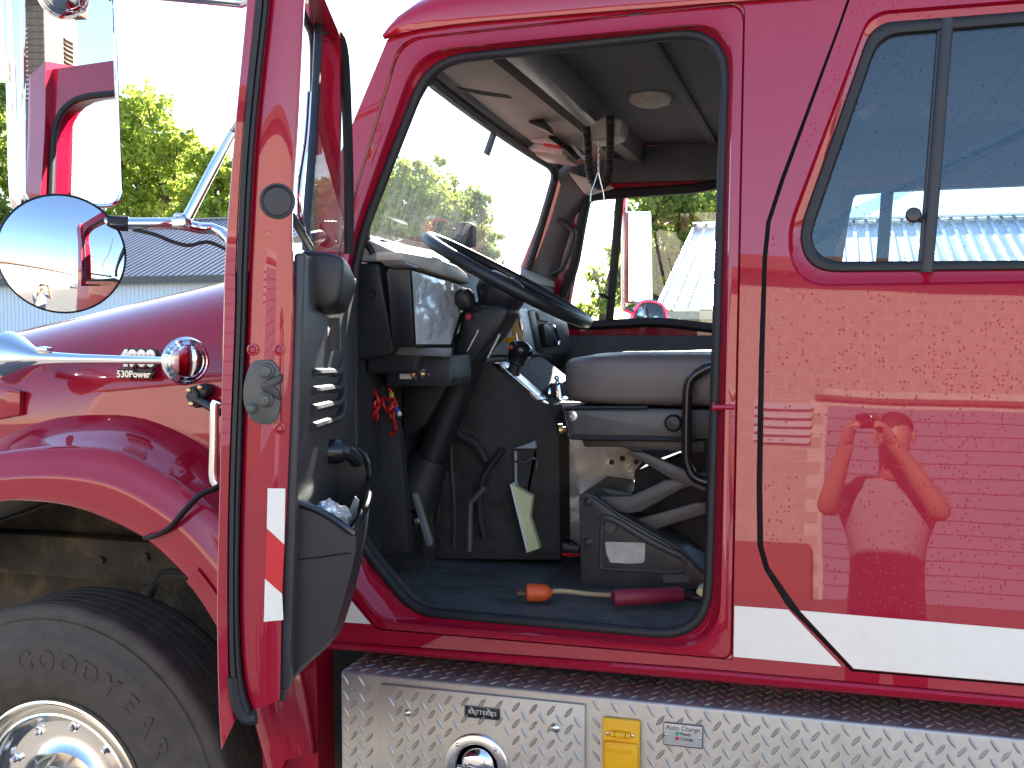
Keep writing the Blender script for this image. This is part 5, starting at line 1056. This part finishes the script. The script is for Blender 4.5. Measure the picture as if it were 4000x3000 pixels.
mk('blocks', bm, 'concrete_block', hall, ang=None, kind='stuff')
for k in range(14):
    z = .12+k*.22; mk('door_slat', prism([HB(GD[0], z-.105, -.045), HB(GD[1], z-.105, -.045), HB(GD[1], z+.105, -.045), HB(GD[0], z+.105, -.045)], wn*.03, .008, 1), 'garage_door', hall)
mk('door_lintel', prism([HB(GD[0]-.2, GD[2]-.02, -.02), HB(GD[1]+.2, GD[2]-.02, -.02), HB(GD[1]+.2, GD[2]+.05, -.02), HB(GD[0]-.2, GD[2]+.05, -.02)], wn*.05), 'brown_trim', hall)
mk('eaves', prism([HB(-13.3, 5.2, .35), HB(30.3, 5.2, .35), HB(30.3, 5.42, .35), HB(-13.3, 5.42, .35)], wn*-9.7), 'brown_trim', hall)
for k in range(5): mk('vent_slat', prism([HB(-2.1, 2.45+k*.14, .02), HB(-1.25, 2.45+k*.14, .02), HB(-1.25, 2.54+k*.14, .06), HB(-2.1, 2.54+k*.14, .06)], wn*.015), 'white_siding', hall)
mk('kerb_band', prism([HB(-13, 0, .02), HB(GD[0]-.2, 0, .02), HB(GD[0]-.2, .85, .02), HB(-13, .85, .02)], wn*.12), 'brown_trim', hall)
# hose tower, reflected in the flat mirror
d = (MC-CAM).normalized(); d = ray(*zA(235, 500)).normalized(); hitp = hit(*zA(235, 500), MC, MN); rf = d - MN*2*d.dot(MN); rf.z = 0; rf.normalize()
TC = hitp + rf*36; TC.z = 0; TC += Matrix.Rotation(R_(4), 3, 'Z') @ V((1.05, -1.05, 0))
tw = thing('hose_tower', TC, 'weathered wooden hose tower with louvered sides and flat brown cap', 'tower')
ta = R_(4); tm = Matrix.Rotation(ta, 3, 'Z'); HT = 12.6; hw_ = 1.05
TPt = lambda x, y, z: TC + tm @ V((x, y, 0)) + V((0, 0, z))
mk('tower_walls', prism([TPt(a*hw_, b*hw_, 0) for a, b in ((-1,-1), (1,-1), (1,1), (-1,1))], V((0, 0, HT))), 'weathered_board', tw, ang=None)
for k in range(int(HT/.22)):
    z = .1+k*.22
    mk('board', prism([TPt(-hw_*1.01, hw_+.002, z), TPt(hw_*1.01, hw_+.002, z), TPt(hw_*1.01, hw_+.03, z), TPt(-hw_*1.01, hw_+.03, z)], V((0, 0, .205))), 'weathered_board', tw, ang=None)
    mk('board', prism([TPt(-hw_-.002, -hw_*1.01, z), TPt(-hw_-.002, hw_*1.01, z), TPt(-hw_-.03, hw_*1.01, z), TPt(-hw_-.03, -hw_*1.01, z)], V((0, 0, .205))), 'louver_shade_board', tw, ang=None)  # face turned from the sun: its shade is put into a darker board colour
for k in range(16):
    z = HT-3.2+k*.15
    mk('louver_slat', prism([TPt(.1, hw_+.03, z), TPt(.75, hw_+.03, z), TPt(.75, hw_+.12, z-.06), TPt(.1, hw_+.12, z-.06)], V((0, 0, .03))), 'louver_shade_board', tw, ang=None)
    mk('louver_slat', prism([TPt(-hw_-.03, -.5, z), TPt(-hw_-.03, .5, z), TPt(-hw_-.12, .5, z-.06), TPt(-hw_-.12, -.5, z-.06)], V((0, 0, .03))), 'louver_shade_board', tw, ang=None)
mk('tower_cap', prism([TPt(a*(hw_+.28), b*(hw_+.28), HT) for a, b in ((-1,-1), (1,-1), (1,1), (-1,1))], V((0, 0, .38))), 'brown_trim', tw, ang=None)
# low annexe with a dark roof below the tower
an = thing('low_annexe', TC+V((-3, 1.5, 0)), 'low white annexe with dark roof in front of the wooden tower', 'building')
mk('wall', prism([TPt(-6, 1.5, 0), TPt(16, 1.5, 0), TPt(16, 6, 0), TPt(-6, 6, 0)], V((0, 0, 2.9))), 'concrete_block', an, ang=None)
mk('roof', prism([TPt(-6.4, 1.3, 2.9), TPt(16.4, 1.3, 2.9), TPt(16.4, 6.6, 2.9), TPt(-6.4, 6.6, 2.9)], None, 0, 2, None, [TPt(-6.4, 1.3, 4.0), TPt(16.4, 1.3, 4.0), TPt(16.4, 3, 4.0), TPt(-6.4, 3, 4.0)]), 'dark_gutter', an, ang=None)

# ================================================================== the photographer, mirrored in the crew door
def skin_body():
    Vx, Ed, Rd = [], [], []
    def v(x, y, z, r, par=None, r2=None):
        Vx.append((x, y, z)); Rd.append((r, r2 or r))
        if par is not None: Ed.append((par, len(Vx)-1))
        return len(Vx)-1
    pel = v(.10, -.47, .98, .170, None, .14); w_ = v(.10, -.46, 1.12, .178, pel, .150); ch = v(.10, -.46, 1.32, .178, w_, .14); up_ = v(.10, -.45, 1.47, .14, ch, .10)
    nk = v(.11, -.43, 1.58, .062, up_); nk2 = v(.115, -.40, 1.65, .060, nk); jaw = v(.12, -.355, 1.715, .070, nk2, .085); hd = v(.122, -.37, 1.79, .078, jaw, .098); tp = v(.122, -.385, 1.85, .062, hd, .075)
    for sx, sh, el, wr, kn in ((-1, (-.09, -.45, 1.51), (-.15, -.25, 1.44), (-.075, -.10, 1.70), (-.060, -.045, 1.76)), (1, (.29, -.45, 1.51), (.32, -.24, 1.44), (.14, -.11, 1.70), (.090, -.060, 1.765))):
        s = v(*sh, .078, up_); m1 = v(*[(a+b)/2 for a, b in zip(sh, el)], .058, s); e = v(*el, .047, m1); m2 = v(*[a*.45+b*.55 for a, b in zip(el, wr)], .043, e); wv = v(*wr, .029, m2)
        k = v(*kn, .030, wv, .018)
        for f in range(4):
            b0 = (kn[0]-sx*.004, kn[1]+.012*f-.014, kn[2]+.030-.004*abs(f-1))
            p1 = v(b0[0], b0[1], b0[2], .0095, k); p2 = v(b0[0]-sx*.022, b0[1]+.006, b0[2]+.016-.003*f, .0088, p1); v(b0[0]-sx*.044, b0[1]+.008, b0[2]+.008-.004*f, .0078, p2)
        t1 = v(kn[0]-sx*.012, kn[1]-.026, kn[2]-.008, .011, wv); v(kn[0]-sx*.030, kn[1]-.022, kn[2]+.012, .0095, t1)
    for sx in (-1, 1):
        h = v(.10+sx*.095, -.47, .90, .098, pel); k = v(.10+sx*.11, -.45, .50, .064, h); a = v(.10+sx*.12, -.50, .09, .045, k); v(.10+sx*.135, -.36, .04, .040, a, .03)
    me = bpy.data.meshes.new('body'); me.from_pydata(Vx, Ed, []); o = bpy.data.objects.new('body_tmp', me); COL.objects.link(o)
    md = o.modifiers.new('skin', 'SKIN'); md.use_smooth_shade = True
    for i, sv_ in enumerate(me.skin_vertices[0].data): sv_.radius = Rd[i]; sv_.use_root = (i == 0)
    o.modifiers.new('sub', 'SUBSURF').levels = 2
    dg = bpy.context.evaluated_depsgraph_get(); m2 = bpy.data.meshes.new_from_object(o.evaluated_get(dg)); bpy.data.objects.remove(o); return m2
me = skin_body(); me.name = 'person_body'
for nm in ('skin', 'shirt_grey', 'trousers'): me.materials.append(MATS[nm])
for p in me.polygons:
    c = p.center; arm = abs(c.x-.10) > .225 and c.z > 1.25
    p.use_smooth = True
    p.material_index = 2 if c.z < .99 else (0 if (c.z > 1.575 or (arm and c.z < 1.46) or c.y > -.30) else 1)
per = link('person', me, V((CAM.x, CAM.y, 0))); tag(per, 'standing person in grey shirt and dark trousers holding a camera up to the face', 'person')
PW = V((CAM.x, CAM.y, 0))
bm = bmesh.new(); bmesh.ops.create_uvsphere(bm, u_segments=24, v_segments=14, radius=1)
for v in bm.verts: v.co = PW + V((.122+v.co.x*.083, -.392+v.co.y*.100, 1.815+max(v.co.z, -.35)*.070))
mk('hair', bm, 'hair_brown', per, ang=80)
mk('nose', lathe([(0, .018), (.018, .012), (.026, .004), (.027, 0)], PW+V((.121, -.275, 1.755)), (0, 1, -.2), 12), 'skin', per)
for s in (-1, 1): mk('ear', cushion(.122+s*.082-.008, .122+s*.082+.008, CAM.y-.405, CAM.y-.365, 1.735, 1.80, .8, .8, 12), 'skin', per)
hc = thing('camera', CAM+V((0, -.05, -.01)), 'small black camera held up by the standing person', 'camera')
cb_ = CAM - FWD*.075
mk('camera_body', prism([cb_ - FWD*.03 + RGT*a + UPV*b for a, b in ((-.058,-.034), (.058,-.034), (.058,.026), (.03,.034), (-.02,.034), (-.058,.026))], FWD*.036, .005), 'black_plastic', hc)
mk('lens_barrel', lathe([(0, .028), (.02, .028), (.021, .025), (.045, .024), (.046, .018), (.036, .015), (.034, 0)], cb_ + FWD*.004, FWD, 28), 'black_gloss', hc)
